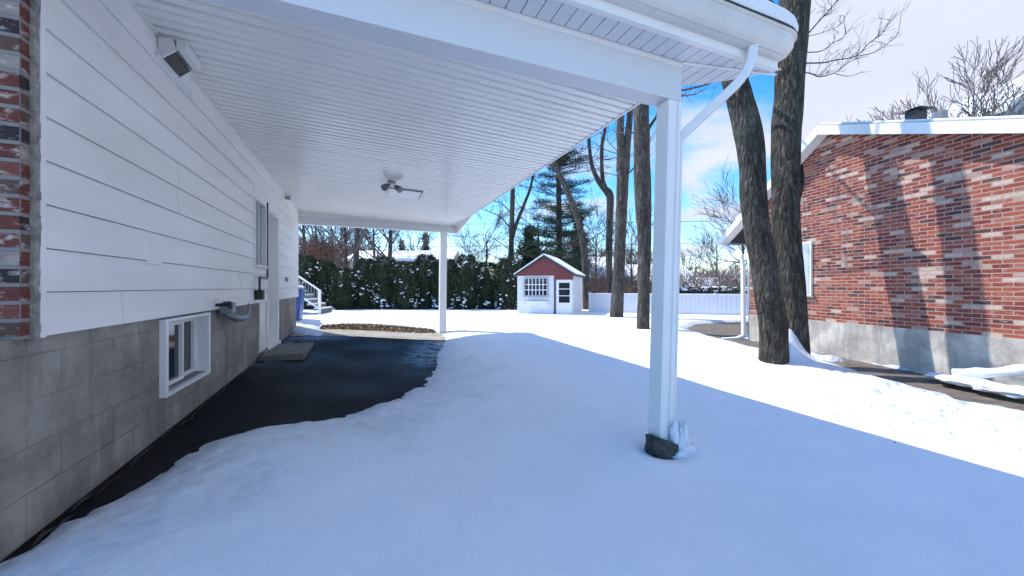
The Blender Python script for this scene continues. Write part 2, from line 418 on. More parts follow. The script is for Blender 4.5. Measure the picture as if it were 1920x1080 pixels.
def S(x, y):
    t, sl, d = snow_t(x, y); g = G(x, y)
    if d > 0:
        f = sm(d, 0, .6)
        t += f * (fbm(x, y, .55, 11) * lerp(.022, .008, sm(x, 1, 3)) + fbm(x, y, 2.1, 5, 2) * lerp(.009, .003, sm(x, 1, 3)))
        # furrow where the plough left the edge of the drive
        t += f * .012 * fbm(x*1.2, y*.6, 3.2, 8) * math.exp(-d/.9)
        # trampled patch by the neighbour's path; pits tinted darker as compacted snow and shade
        q = math.exp(-(((x-5.3)/1.15)**2 + ((y-1.7)/1.2)**2)) * sm(x, 4.0, 4.6)
        if q > .02:
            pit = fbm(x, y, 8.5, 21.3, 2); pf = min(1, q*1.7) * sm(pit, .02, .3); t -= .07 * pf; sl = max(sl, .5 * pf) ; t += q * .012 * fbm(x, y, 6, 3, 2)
        t += sm(x, 4.3, 5) * sm(y, -1, 1) * .008 * fbm(x, y, 4.0, 31, 3)
        rr = math.hypot(x - 2.03, y - 2.09)         # well round the post
        t -= .04 * math.exp(-(rr/.16)**2); t += .02 * math.exp(-((rr-.26)/.09)**2)
        m = Vector((x - MOUND.x, y - MOUND.y)); al = Vector((TREE_BASE2.x-TREE_BASE1.x, TREE_BASE2.y-TREE_BASE1.y)).normalized()
        a = m.dot(al); b = m.cross(al)
        t += .40 * math.exp(-((a-.05)/.24)**2 - (b/.18)**2) + .14 * math.exp(-(a/.55)**2 - (b/.5)**2)
    return g + t, sl
def axis(parts):
    r = []
    for a, b, st in parts:
        n = max(1, round((b - a) / st)); r += [a + (b-a)*i/n for i in range(n)]
    return r + [parts[-1][1]]
def sheet(name, xs, ys, fn, mat, attr=None, smooth=True):
    nx, ny = len(xs), len(ys); vs = []; at = []
    for y in ys:
        for x in xs:
            z, a = fn(x, y); vs.append((x, y, z)); at.append(a)
    fs = [(j*nx+i, j*nx+i+1, (j+1)*nx+i+1, (j+1)*nx+i) for j in range(ny-1) for i in range(nx-1)]
    me = bpy.data.meshes.new(name); me.from_pydata(vs, [], fs); me.update()
    if attr:
        A = me.attributes.new(attr, 'FLOAT', 'POINT'); A.data.foreach_set('value', at)
    if smooth: me.polygons.foreach_set('use_smooth', [True]*len(fs))
    me.materials.append(mat); o = bpy.data.objects.new(name, me); scene.collection.objects.link(o); return o

xs = axis([(-400, -60, 60), (-60, -10, 5), (-10, -1.4, .6), (-1.4, 3, .045), (3, 4, .05), (4, 6.5, .024), (6.5, 8.6, .06), (8.6, 14, .25), (14, 40, 2), (40, 400, 60)])
ys = axis([(-400, -40, 60), (-40, -17, 5), (-17, -7, 1), (-7, -1.4, .8), (-1.4, .0, .2), (0, .5, .1), (.5, 3.1, .028), (3.1, 5, .05), (5, 9, .08), (9, 11.6, .08), (11.6, 24, .4), (24, 60, 3), (60, 400, 50)])
tag(sheet('snow', xs, ys, S, SNOW, 'slush_shade'), kind='structure')
gx = axis([(-400, -10, 60), (-10, 14, 1), (14, 400, 60)]); gy = axis([(-400, -40, 60), (-40, 0, 8), (0, 24, 1), (24, 400, 60)])
tag(sheet('ground', gx, gy, lambda x, y: (G(x, y) - .12, 0), SOIL), kind='structure')
def icef(x, y):
    t, sl, d = snow_t(x, y)
    a = sm(y, 5.3, 6.0) * (1 - sm(y, 8.1, 8.4)) * sm(d, -.75, -.15)
    return a
tag(sheet('driveway', axis([(-1.36, 3.4, .12)]), axis([(-3, 8.36, .12)]), lambda x, y: (G(x, y), icef(x, y)), ASPH, 'ice'), kind='structure')
tag(sheet('unseen_road', axis([(-60, 60, 4)]), axis([(-18, -3.02, .5)]), lambda x, y: (G(x, y), 0), ASPH, 'ice'), kind='structure')  # unseen street asphalt, added to dim bounce light on the front beam
tag(sheet('concrete_path', axis([(-2.2, 3.4, .3)]), axis([(8.364, 12, .3)]), lambda x, y: (G(x, y) + .004, 0), CONC), kind='structure')
tag(sheet('gravel_path', axis([(5.8, 14, .3)]), axis([(-3, 9.5, .3)]), lambda x, y: (G(x, y) - .004 + .02*fbm(x, y, 3), 0), GRAVEL), kind='structure')

# bed of dead leaves and grass at the end of the drive
rng = random.Random(4); mb = MB()
for i in range(7500):
    t = rng.uniform(0, 1); x = lerp(-.85, 1.75, t)
    ylo = lerp(9.38, 9.6, t); yhi = ylo + .12 + 1.15*math.sin(math.pi*min(1, t*1.0))**.6*(.8 + .35*t)
    yc = (ylo+yhi)/2; wdt = (yhi-ylo)/2; y = rng.uniform(ylo, yhi) + rng.gauss(0, .04)
    z = G(x, y) + .01 + rng.random() * .06 * (1 - min(1, abs(y-yc)/wdt))
    c = Vector((x, y, z)); a = Vector((rng.gauss(0,1), rng.gauss(0,1), rng.gauss(0,.5))).normalized() * rng.uniform(.012, .04)
    b = a.cross(Vector((rng.gauss(0,1), rng.gauss(0,1), rng.gauss(0,1)))).normalized() * rng.uniform(.008, .03)
    mb.add([c-a-b, c+a-b, c+a+b, c-a+b], [(0,1,2,3)])
LEAFM = m_leaf('fallen leaves', (.13, .085, .05), (.48, .36, .23))
tag(mb.build('fallen_leaves', LEAFM), 'strip of brown dead leaves and dry grass at the far end of the driveway', 'leaves', kind='stuff')

mb = MB(); rng = random.Random(71)
for i in range(170):
    x = rng.uniform(3.2, 9); y = rng.uniform(1.4, 13)
    t, sl, d = snow_t(x, y)
    if d < .1: continue
    z = S(x, y)[0] + .004; a = rng.uniform(0, 6.28); l_ = rng.uniform(.008, .035)
    p = Vector((x, y, z)); q = p + Vector((math.cos(a)*l_, math.sin(a)*l_, rng.uniform(0, .012)))
    mb.tube([p, (p+q)/2 + Vector((rng.gauss(0,.006), rng.gauss(0,.006), .004)), q], [.002, .0035, .0015], 4)
tag(mb.build('fallen_twigs', TWIG), 'small dark twigs and seed husks scattered on the snow', 'twigs', kind='stuff')

# ---------------------------------------------------------------- own house (left)
hs_ = thing('house', 'white clapboard house with grey block foundation along the left side', 'house', (-1.32, 2.15, 0))
XW = -1.32; YA, YB = 2.15, 9.5
mb = MB().box((-8, YA+.03, .02), (XW, YB-.08, H-.222))
# foundation with an opening for the basement window and door
mb = MB()
fx = XW - .02
for (y0, y1, z0, z1) in ((YA, 3.40, -.3, H-.215), (3.40, 4.24, -.3, H-.80), (4.24, 6.52, -.3, H-.215), (6.52, 7.30, -.3, H-.96), (7.30, YB-.12, -.3, H-.215)):
    mb.box((fx-.22, y0, z0), (fx, y1, z1))
mb.box((-8, YA-.2, -.3), (fx, YA-.0005, H-.215)); mb.box((-8, YA, -.3), (fx-.22, YA+.2, H-.215)); mb.box((-8, YB-.32, -.3), (fx-.22, YB-.12, H-.215))
found = mb.build('foundation', FOUND, hs_)
# siding: lap boards
rows = []; z = H - .222
while z < H + 1.85: rows.append((z, z + .197)); z += .197
holes = [(6.50, 7.32, -9, H+1.19), (5.78, 6.40, H+.27, H+1.19)]
def runs(z0, z1):
    cuts = [(YA + .16, YB)]
    for (a, b, h0, h1) in holes:
        if z1 > h0 + .02 and z0 < h1 - .02:
            nw = []
            for (p, q) in cuts:
                if b <= p or a >= q: nw.append((p, q)); continue
                if a > p: nw.append((p, a))
                if b < q: nw.append((b, q))
            cuts = nw
    return cuts
mb = MB(); rng = random.Random(9)
for i, (z0, z1) in enumerate(rows):
    z1 = min(z1, H + 1.82)
    for (a, b) in runs(z0, z1):
        js = [a] + ([3.61 + (.012 if i % 2 else 0)] if (i in (4, 5) and a < 3.5) else []) + ([5.2 + rng.random()*.0] if i in (1,) and a < 5 and b > 5.3 else []) + ([2.9 + (i*1.37) % 5.2] if i % 3 != 1 and b - a > 4 else []) + [b]
        js = sorted(js)
        for j in range(len(js)-1):
            y0 = js[j] + (.003 if j else 0); y1 = js[j+1] - (.003 if j < len(js)-2 else 0)
            o = rng.uniform(-.0015, .0015)
            # profile in XZ
            pr = [(XW - .02, z0 + .004), (XW + .014 + o, z0 + .004), (XW + .014 + o, z0 + .010), (XW + .001 + o, z1 - .0), (XW - .02, z1 - .0)]
            mb.prism([(x, y0, zz_) for x, zz_ in pr], (0, y1 - y0, 0))
mb.box((-8, YB-.05, H-.222), (XW-.02, YB, H+1.82))
for (a_, b_, c_, d_) in ((6.50, 7.32, H+1.215, H+1.353), (5.78, 6.40, H+1.192, H+1.353), (5.78, 6.40, H+.174, H+.268)): mb.box((XW-.02, a_, c_), (XW+.012, b_, d_))
mb.build('siding', SIDE, hs_)
mb = MB()   # sheathing behind the boards, same openings; coloured dark to draw the lap shadows
for (y0, y1, z0, z1) in ((YA+.17, 5.78, H-.21, H+1.80), (5.78, 6.40, H-.21, H+.27), (5.78, 6.40, H+1.19, H+1.80), (6.40, 6.50, H-.21, H+1.80), (6.50, 7.32, H+1.19, H+1.80), (7.32, YB-.06, H-.21, H+1.80)):
    mb.box((XW-.12, y0, z0), (XW-.024, y1, z1))
mb.build('sheathing', plain('lap shadow backing', (.10, .095, .10), .9, .2, 3, .1), hs_)
# brick front corner
mb = MB().box((-8, YA+.05, H-.222), (XW-.0, YA+.105, H+2.3))
mb.build('brick_front', BRKO, hs_)
mb = MB()
mb.box((XW-.1, YA+.105, H-.235), (XW+.008, YA+.135, H+1.82))
rng = random.Random(2)
for i in range(60):
    z0 = H-.23 + i*.034
    mb.box((XW-.01, YA+.098+rng.uniform(0, .008), z0), (XW+.012+rng.uniform(0, .004), YA+.128+rng.uniform(0, .01), z0+.034))
mb.build('caulk_joint', plain('weathered mortar joint', (.30, .28, .25), .9, .5, 20, .8), hs_)
MB().box((XW-.02, YA+.134, H-.224), (XW+.015, YA+.165, H+1.82)).build('corner_trim', SIDE, hs_)
# small patch plate and nail heads on the boards
mb = MB().box((XW+.0, 3.17, H+.155), (XW+.016, 3.35, H+.345)); mb.build('patch_board', SIDE, hs_, bevel=.002)
# roof of the house above the carport ceiling
mb = MB()
mb.prism([(XW+.05, 0, H+1.86), (-8.3, 0, H+1.86), (-8.3, 0, H+1.95), (-4.8, 0, H+3.2), (XW+.05, 0, H+1.98)], (0, 1, 0))
mb.v = [(x, YA - .5 + (YB + .25 - YA + .5) * y, z) for x, y, z in mb.v]
mb.build('roof', DKROOF, hs_)
# basement window
y0, y1, z0, z1 = 3.40, 4.24, H-.80, H-.235
wf = MB()
tk = .034; xo = XW + .022
wf.box((XW-.16, y0, z0), (xo, y0+tk, z1)).box((XW-.16, y1-tk, z0), (xo, y1, z1))
wf.box((XW-.16, y0+tk, z1-tk*.7), (xo, y1-tk, z1)).box((XW-.16, y0+tk, z0), (xo, y1-tk, z0+tk*.7))
wfo = wf.build('window', WHITE, hs_, bevel=.004)
s_ = MB(); xi = XW-.07
ym = 3.40 + .46
for (a, b, xx) in ((y0+tk, ym+.02, xi), (ym-.02, y1-tk, xi-.03)):
    s_.box((xx-.02, a, z0+.04), (xx+.02, a+.026, z1-.04)).box((xx-.02, b-.026, z0+.04), (xx+.02, b, z1-.04))
    s_.box((xx-.019, a+.026, z0+.04), (xx+.019, b-.026, z0+.068)).box((xx-.019, a+.026, z1-.066), (xx+.019, b-.026, z1-.04))
s_.build('sash', WHITE, wfo)
g_ = MB().box((xi-.012, y0+.055, z0+.06), (xi-.006, ym, z1-.06)).box((xi-.042, ym, z0+.06), (xi-.036, y1-.055, z1-.06)); g_.build('pane', GLASS, wfo)
tr = MB()
for k in range(3): tr.box((XW-.075+k*.026, y0+tk, z0+tk*.7), (XW-.067+k*.026, y1-tk, z0+tk*.7+.012))
tr.build('sill_track', GREYM, wfo)
# door
dy0, dy1, dz0, dz1 = 6.53, 7.29, H-.95, H+1.18
MB().box((XW-.03, 6.17, H-.93), (XW-.004, 6.495, H-.224)).build('foundation_panel', WHITE, hs_, bevel=.003)
door = MB().box((XW-.16, dy0+.04, dz0+.05), (XW-.12, dy1-.04, dz1-.04))
for zz0, zz1 in ((dz0+.2, dz0+.85), (dz0+1.0, dz0+1.9)):
    for a, b in ((dy0+.11, dy0+.34), (dy0+.42, dy0+.65)): door.box((XW-.125, a, zz0), (XW-.112, b, zz1))
dro = door.build('door', WHITE, hs_, bevel=.004)
MB().tube([(XW-.12, dy0+.1, dz0+1.02), (XW-.06, dy0+.1, dz0+1.02)], .025, 10).build('handle', GREYM, dro)
dfm = MB()
dfm.box((XW-.16, dy0-.03, dz0), (XW+.022, dy0+.04, dz1+.03)).box((XW-.16, dy1-.04, dz0), (XW+.022, dy1+.03, dz1+.03)).box((XW-.16, dy0+.04, dz1-.04), (XW+.022, dy1-.04, dz1+.03))
dfm.build('door_frame', WHITE, hs_, bevel=.003)
MB().box((XW-.16, dy0-.03, dz0-.03), (XW+.05, dy1+.03, dz0+.045)).build('door_sill', WHITE, hs_, bevel=.006)
# tall narrow window beside door
y0, y1, z0, z1 = 5.78, 6.40, H+.27, H+1.19
wf = MB(); t_ = .03; xo = XW+.03
wf.box((XW-.08, y0, z0), (xo, y0+t_, z1)).box((XW-.08, y1-t_, z0), (xo, y1, z1)).box((XW-.08, y0+t_, z1-t_), (xo, y1-t_, z1)).box((XW-.08, y0+t_, z0), (xo+.02, y1-t_, z0+t_))
wfo = wf.build('window', WHITE, hs_, bevel=.003)
MB().box((XW-.05, y0+t_, z0+t_), (XW-.04, y1-t_, z1-t_)).build('pane', GLASSB, wfo)
bl = MB()
for k in range(2): bl.box((XW-.038, y0+.17+k*.2, z0+t_), (XW-.015, y0+.20+k*.2, z1-t_))
bl.build('muntin', WHITE, wfo)
# dryer vent hood under the ceiling
vy0, vy1 = 3.31, 3.58
mb = MB()
mb.prism([(XW+.008, vy0, H+1.74), (XW+.008, vy0, H+1.60), (XW+.03, vy0, H+1.60), (XW+.11, vy0, H+1.67), (XW+.09, vy0, H+1.745)], (0, .012, 0))
mb.prism([(XW+.008, vy1, H+1.74), (XW+.008, vy1, H+1.60), (XW+.03, vy1, H+1.60), (XW+.11, vy1, H+1.67), (XW+.09, vy1, H+1.745)], (0, .012, 0))
mb.box((XW+.16, vy0, H+1.68), (XW+.11, vy1+.012, H+1.75)).box((XW+.008, vy0-.05, H+1.575), (XW+.028, vy1+.25, H+1.605))
mb.box((XW+.008, vy0, H+1.745), (XW+.11, vy1+.01, H+1.752))
vh = mb.build('vent_hood', WHITE, hs_)
MB().prism([(XW+.035, vy0+.03, H+1.612), (XW+.088, vy0+.03, H+1.66), (XW+.088, vy0+.03, H+1.67), (XW+.035, vy0+.03, H+1.63)], (0, vy1-vy0-.03, 0)).build('vent_opening', BLACK, vh)
# outlet cover past the door
MB().box((XW+.0, 7.95, H+.10), (XW+.035, 8.08, H+.18)).build('outlet_cover', GREYM, hs_, bevel=.004)
# black conduit with junction box by the door
mb = MB().tube([(XW+.028, 6.45, H+1.25), (XW+.028, 6.45, H+.16), (XW+.03, 6.44, H+.13)], .011, 8)
mb.tube([(XW+.03, 6.44, H+.125), (XW+.06, 5.86, H+.13), (XW+.06, 5.84, H+.12), (XW+.06, 5.84, H-.14)], .014, 8)
mb.box((XW+.01, 5.80, H-.17), (XW+.10, 5.92, H-.04))
mb.build('conduit', BLACK, hs_)
# outside tap with grey hose bracket on the foundation
tp = thing('wall_tap', 'black garden tap with grey hose bracket sticking out of the foundation beside the basement window', 'tap', (XW, 4.5, H-.2))
mb = MB().tube([(XW, 4.40, H-.175), (XW+.13, 4.40, H-.175)], .014, 8).tube([(XW+.13, 4.40, H-.215), (XW+.13, 4.40, H-.15)], .018, 8).tube([(XW+.10, 4.32, H-.15), (XW+.10, 4.50, H-.15)], .011, 6)
mb.build('spout', BLACK, tp)
mb = MB().box((XW+.01, 4.50, H-.27), (XW+.12, 4.62, H-.16)); mb.build('bracket', GREYM, tp, bevel=.006)
mb = MB().tube([(XW+.05, 4.55, H-.26), (XW+.10, 4.66, H-.33), (XW+.11, 4.85, H-.345), (XW+.11, 5.05, H-.33), (XW+.10, 5.18, H-.25), (XW+.09, 5.2, H-.2)], [.035, .035, .032, .028, .018, .012], 8)
mb.build('hose', GREYM, tp, smooth=True)

# step slab in front of the door
mb = MB().box((XW+.03, 5.98, H-1.06), (XW+.56, 7.15, H-.945))
tag(mb.build('step_slab', SLAB, bevel=.012), 'flat grey paver slab on the asphalt in front of the house door', 'step')
# dark bead/debris line along the foot of the wall
mb = MB(); rng = random.Random(12)
y = 2.2
while y < 9.2:
    l_ = rng.uniform(.05, .25); r_ = rng.uniform(.004, .012); x_ = XW + rng.uniform(.01, .05)
    zz_ = G(XW, y) + .008
    mb.tube([(x_, y, zz_), (x_ + rng.uniform(-.012, .012), y + l_/2, zz_ + .01), (x_, y + l_, zz_)], [r_*.4, r_, r_*.4], 5); y += l_ * rng.uniform(.7, 1.6)
tag(mb.build('leaf_litter', plain('wet dirt', (.035, .032, .03), .9, .5, 20, .5)), 'dark crumbs of dirt and wet leaves along the foot of the foundation', 'litter', kind='stuff')

# ---------------------------------------------------------------- carport
cp = thing('carport', 'white carport roof on square posts attached to the house wall', 'carport', (2.05, 2.08, 0))
def cz(x, y):
    u = (x - XW) / 3.62; v = (y - 2.0) / 7.6
    return H + lerp(lerp(1.775, 1.70, v), lerp(1.625, 1.585, v), u)
# ribbed ceiling
XR = 2.28; y = 2.16; prof = []
k = 0
while y < 9.62:
    p = .0945
    prof += [(y, .0), (y + .005, .026), (y + .022, .026), (y + .030, 0), (y+.0305, 0)]
    if k % 3 == 2: prof[-5:] = [(y, 0), (y + .004, .036), (y + .028, .036), (y + .035, 0), (y+.0355, 0)]
    y += p; k += 1
xsn = [XW + (XR - XW) * i / 6 for i in range(7)]
mb = MB()
rows_ = []
for (yy, dz) in prof:
    rows_.append([(x, yy, cz(x, yy) + dz) for x in xsn])
nx = 7
vsn = [p for r_ in rows_ for p in r_]
mb.add(vsn, [(j*nx+i, (j+1)*nx+i, (j+1)*nx+i+1, j*nx+i+1) for j in range(len(rows_)-1) for i in range(nx-1)])
mb.build('ceiling', CEIL, cp)
# front beam
BX1 = 2.145; zb = H + 1.345
mb = MB().box((XW+.002, 2.02, zb), (BX1, 2.16, H+1.618)); mb.v = [(x, y, (z if z < zb + .01 else (cz(x, 2.02) - .001 if x < 0 else H + 1.628))) for x, y, z in mb.v]
mb.build('front_beam', BEAM, cp, bevel=.004)
mb = MB().box((XW+.002, 2.0165, H+1.585), (BX1+.004, 2.0195, H+1.622))
mb.build('beam_trim', WHITE, cp)
# rear beam
MB().box((XW+.002, 9.50, H+1.415), (2.08, 9.62, H+1.60)).build('rear_beam', BEAM, cp, bevel=.004)
mb = MB().box((XW+.002, 9.494, H+1.60), (2.08, 9.62, H+1.70)); mb.v = [(x, y, z if z < H+1.61 else cz(x, 9.5)+.01) for x, y, z in mb.v]; mb.build('rear_cap', WHITE, cp)
# side fascia: thin along the roof, a tapered return board at the rear
mb = MB()
mb.prism([(XR+.001, 8.05, cz(XR, 8)-.002), (XR+.001, 9.62, cz(XR, 9.6)), (XR+.001, 9.62, H+1.40), (XR+.001, 9.35, H+1.385)], (.03, 0, 0))
mb.prism([(XR-.02, 2.3, cz(XR, 2.3)-.006), (XR-.02, 9.66, cz(XR, 9.66)-.006), (XR-.02, 9.66, cz(XR, 9.66)+.15), (XR-.02, 2.3, cz(XR, 2.3)+.15)], (.02, 0, 0))
mb.box((2.08, 9.50, H+1.40), (XR, 9.62, H+1.59))
mb.build('side_fascia', WHITE, cp)
# soffit in front of the beam, mitred corner
EX = 3.0
poly = [(XW, 1.80), (2.98, 1.80), (2.93, 1.86), (2.60, 2.13), (2.38, 2.26), (XR, 2.34), (XR-.03, 2.34), (2.15, 2.02), (XW, 2.02)]
zs = H + 1.625
def sback(x):
    if x < 2.15: return 2.018
    pl = [(2.1500, 2.165), (2.27, 2.34), (2.38, 2.26), (2.60, 2.13), (2.87, 1.86), (2.92, 1.80)]
    for (xa, ya), (xb, yb) in zip(pl, pl[1:]):
        if x <= xb: return lerp(ya, yb, (x-xa)/(xb-xa))
    return 1.80
st_x = [(XW, 0)]; x = -1.1
while x < 2.88:
    st_x += [(x, 0), (x+.0005, .014), (x+.0075, .014), (x+.008, 0)]; x += .0985
st_x += [(2.1495, 0), (2.1505, 0), (2.27, 0), (2.91, 0)]; st_x.sort()
vs_ = []
for (x, dz) in st_x:
    for t in (0, .5, 1): vs_.append((x, lerp(1.80, sback(x), t), zs + dz))
mb = MB().add(vs_, [(i*3+j, i*3+j+1, i*3+j+4, i*3+j+3) for i in range(len(st_x)-1) for j in (0, 1)])
sf = mb.build('soffit', SOFF, cp)
mb = MB()      # J-trim along the mitre
mb.rtube([(2.15, 2.012, zs-.006), (2.93, 1.86, zs-.006)], .016, .008)
mb.build('mitre_trim', WHITE, sf)
# front fascia
MB().prism([(XW-.5, 1.80, H+1.612), (XW-.5, 1.84, H+1.612), (XW-.5, 1.84, H+1.83), (XW-.5, 1.80, H+1.83)], (2.86-XW+.5, 0, 0)).build('front_fascia', WHITE, cp, bevel=.003)
# gutter: trough section swept along X with a rounded return at the right end
sec = [(1.80, 1.675), (1.760, 1.672), (1.748, 1.674), (1.750, 1.682), (1.738, 1.684), (1.715, 1.702), (1.690, 1.752), (1.688, 1.802), (1.675, 1.808), (1.672, 1.815), (1.682, 1.817)]
path = [(x, 0.0) for x in (-1.8, -1, 0, 1, 2, 2.6)]
mb = MB(); n = len(sec); stations = []
for (x, a) in path: stations.append((x, 0))
for k in range(0, 8): stations.append((2.78, R(90) * k / 7))
vs_ = []
for (x, a) in stations:
    for (yy, zz_) in sec:
        off = 1.80 - yy
        if a == 0: vs_.append((x, yy, zz_ + H))
        else: vs_.append((x + math.sin(a) * off * 1.6, 1.80 - math.cos(a) * off, zz_ + H))
st_last = [( 2.78 + (1.80 - yy) * 1.6, 1.98, zz_ + H) for yy, zz_ in sec]
vs_ += st_last; ns_ = len(stations) + 1
mb.add(vs_, [(i*n+j, i*n+j+1, (i+1)*n+j+1, (i+1)*n+j) for i in range(ns_-1) for j in range(n-1)])
gt = mb.build('gutter', plain('aged white gutter', (.64, .63, .60), .42, .1, 3, .05), cp, smooth=False)
mdf = gt.modifiers.new('solid', 'SOLIDIFY'); mdf.thickness = .004
# small bead line
# downspout
def arc(p0, p1, p2, n=8):
    p0, p1, p2 = map(Vector, (p0, p1, p2))
    return [p0*(1-t)**2 + p1*2*t*(1-t) + p2*t*t for t in [i/n for i in range(n+1)]]
a0 = (2.53, 1.765, H+1.68)
pts = arc(a0, (2.53, 1.77, H+1.51), (2.44, 1.85, H+1.41), 7) + arc((2.235, 2.06, H+1.155), (2.20, 2.10, H+1.11), (2.19, 2.10, H+1.05), 3)
pts += [Vector((2.17, 2.10, H+.3)), Vector((2.145, 2.10, H-.4)), Vector((2.118, 2.10, H-1.15))]
mb = MB().rtube(pts, .06, .075, up=(.6, .8, .02))
dsp = mb.build('downspout', WHITE, cp, bevel=.01)
# posts
def post(x0, y0, zt, zbm, dx, wdt, name='post'):
    mb = MB(); b = []
    vs_ = []
    for z, s_ in ((zbm, dx), (zt, 0)):
        for u, v in ((0,0),(1,0),(1,1),(0,1)): vs_.append((x0 + s_ + u*wdt, y0 + v*wdt, z))
    mb.add(vs_, [(0,3,2,1),(4,5,6,7),(0,1,5,4),(1,2,6,5),(2,3,7,6),(3,0,4,7)])
    return mb.build(name, WHITE, cp, bevel=.006)
pn = post(2.03, 2.022, zb-.001, -.3, -.10, .122)
# thin corner bead on the post front
mb = MB(); mb.add([(2.01, 2.0175, H-1.3), (2.016, 2.0175, H-1.3), (2.116, 2.0175, zb-.008), (2.11, 2.0175, zb-.008)], [(0,1,2,3)]); mb.build('seam', SOFF, pn)
mdf = None
post(1.885, 9.51, H+1.415, -.3, -.03, .17)
# torn rubber sleeve at the foot of the near post
rng = random.Random(5); mb = MB(); n = 20; ringz = [H-1.27, H-1.23, H-1.19, H-1.14, H-1.10]
cxp, cyp = 2.005, 2.07
vs_ = []
for j, zz_ in enumerate(ringz):
    for k in range(n):
        a = 2*math.pi*k/n
        bump_ = .045 if (j == 3 and k in (11, 12)) else 0
        rr = (.113 - .004*j + rng.uniform(-.005, .007)) * (1 + .13*abs(math.sin(2*a))) + bump_
        top = (.05*math.cos(a - R(200)) if j == 4 else .02*math.cos(a - R(200)) if j == 3 else 0)
        vs_.append((cxp + rr*math.cos(a)*.95, cyp + rr*math.sin(a), zz_ + top))
mb.add(vs_, [(j*n+k, j*n+(k+1) % n, (j+1)*n+(k+1) % n, (j+1)*n+k) for j in range(4) for k in range(n)])
sl = mb.build('rubber_sleeve', RUBBER, pn); q = sl.modifiers.new('s', 'SOLIDIFY'); q.thickness = .012; q.offset = -1
# roof deck
mb = MB()
rp = [(XW-.4, 1.83), (2.86, 1.83), (2.90, 1.9), (2.58, 2.18), (XR, 2.38), (XR, 9.68), (XW-.4, 9.68)]
mb.prism([(x, y, H+1.79) for x, y in rp], (0, 0, .055)); mb.build('roof_deck', DKROOF, cp)
# flood light and access panel on the ceiling
mb = MB().box((.43, 6.50, H+1.60), (.98, 7.02, H+1.662)); mb.v = [(x, y, cz(x, y) - (.018 if z < H+1.63 else -.0)) for x, y, z in mb.v]
mb.build('access_panel', plain('bright white panel', (.90, .90, .91), .4, .03, 2, .02), cp, bevel=.002)
mb = MB().box((.425, 6.49, 0), (.985, 6.515, 1)).box((.965, 6.515, 0), (.985, 7.03, 1)); mb.v = [(x, y, cz(x, y) - (.022 if z < .5 else .0)) for x, y, z in mb.v]
mb.build('panel_trim', GREYM, cp)
fl = thing('flood_light', 'small twin-head flood light with sensor under the carport ceiling', 'light', (.44, 6.15, H+1.66))
zc = cz(.44, 6.15)
mb = MB().tube([(.44, 6.15, zc+.01), (.44, 6.15, zc-.03)], .06, 16); mb.build('base', GREYM, fl)
for sx, sy, nm in ((-.09, .0, 'lamp_head'), (.10, .04, 'lamp_head')):
    mb = MB().tube([(.44, 6.15, zc-.03), (.44+sx*.6, 6.15+sy-.02, zc-.07)], .012, 6)
    mb.tube([(.44+sx*.55, 6.15+sy, zc-.06), (.44+sx*.9, 6.15+sy-.03, zc-.09), (.44+sx*1.3, 6.15+sy-.07, zc-.13)], [.025, .045, .055], 12)
    mb.build(nm, plain('grey lamp housing', (.17, .18, .20), .5), fl, smooth=False)
mb = MB().tube([(.44, 6.13, zc-.02), (.445, 6.05, zc-.10)], [.02, .035], 10); mb.build('sensor', WHITE, fl)
# junction speck where wall meets ceiling
MB().box((XW+.01, 7.9, H+1.63), (XW+.09, 8.0, H+1.68)).build('ceiling_hook', GREYM, cp)

# snow on the carport roof
mb = MB()
rp2 = []
ol = [(XW-.4, 1.665), (-.8, 1.668), (0, 1.662), (.8, 1.667), (1.6, 1.662), (2.3, 1.666), (2.72, 1.664), (2.86, 1.682), (2.955, 1.735), (3.005, 1.82), (2.985, 1.93), (2.86, 2.04), (2.62, 2.19), (2.40, 2.31), (XR+.03, 2.46),
      (XR+.032, 3.2), (XR+.03, 4.5), (XR+.034, 6), (XR+.03, 7.5), (XR+.032, 9), (XR+.02, 9.66), (XR-.08, 9.74), (1, 9.75), (0, 9.75), (XW-.4, 9.75)]
ol = [p for p, _ in densify([(Vector((x, y, 0)), 0) for x, y in ol], 6)]
no = len(ol); mb = MB()
for (ins, dz) in ((.02, -.015), (0, .01), (-.012, .05), (0, .10), (.03, .145), (.08, .175), (.16, .19), (.24, .195)):
    for i, p in enumerate(ol):
        tdir = (ol[min(no-1, i+1)] - ol[max(0, i-1)]).normalized(); nin = Vector((-tdir.y, tdir.x, 0))
        q = p + nin*(ins + .003*noise.noise(p*5 + Vector((0, 0, dz*9)))); mb.v.append((q.x, q.y, H + 1.822 + dz*(1 + .12*noise.noise(p*2.3)) ))
for j in range(7):
    for i in range(no-1): mb.f.append((j*no+i, j*no+i+1, (j+1)*no+i+1, (j+1)*no+i))
mb.f.append(tuple(range(7*no, 8*no)))
ro = mb.build('roof_snow', SNOW, smooth=True)
MB().tube([(p.x, p.y, H+1.8235) for p in ol if p.y < 2.5], .0065, 6).build('lip_shadow_line', DKROOF, cp)  # dark line drawn as the shadow between gutter lip and snow
tag(ro, 'rounded blanket of snow lying on the carport roof', 'snow', kind='stuff')
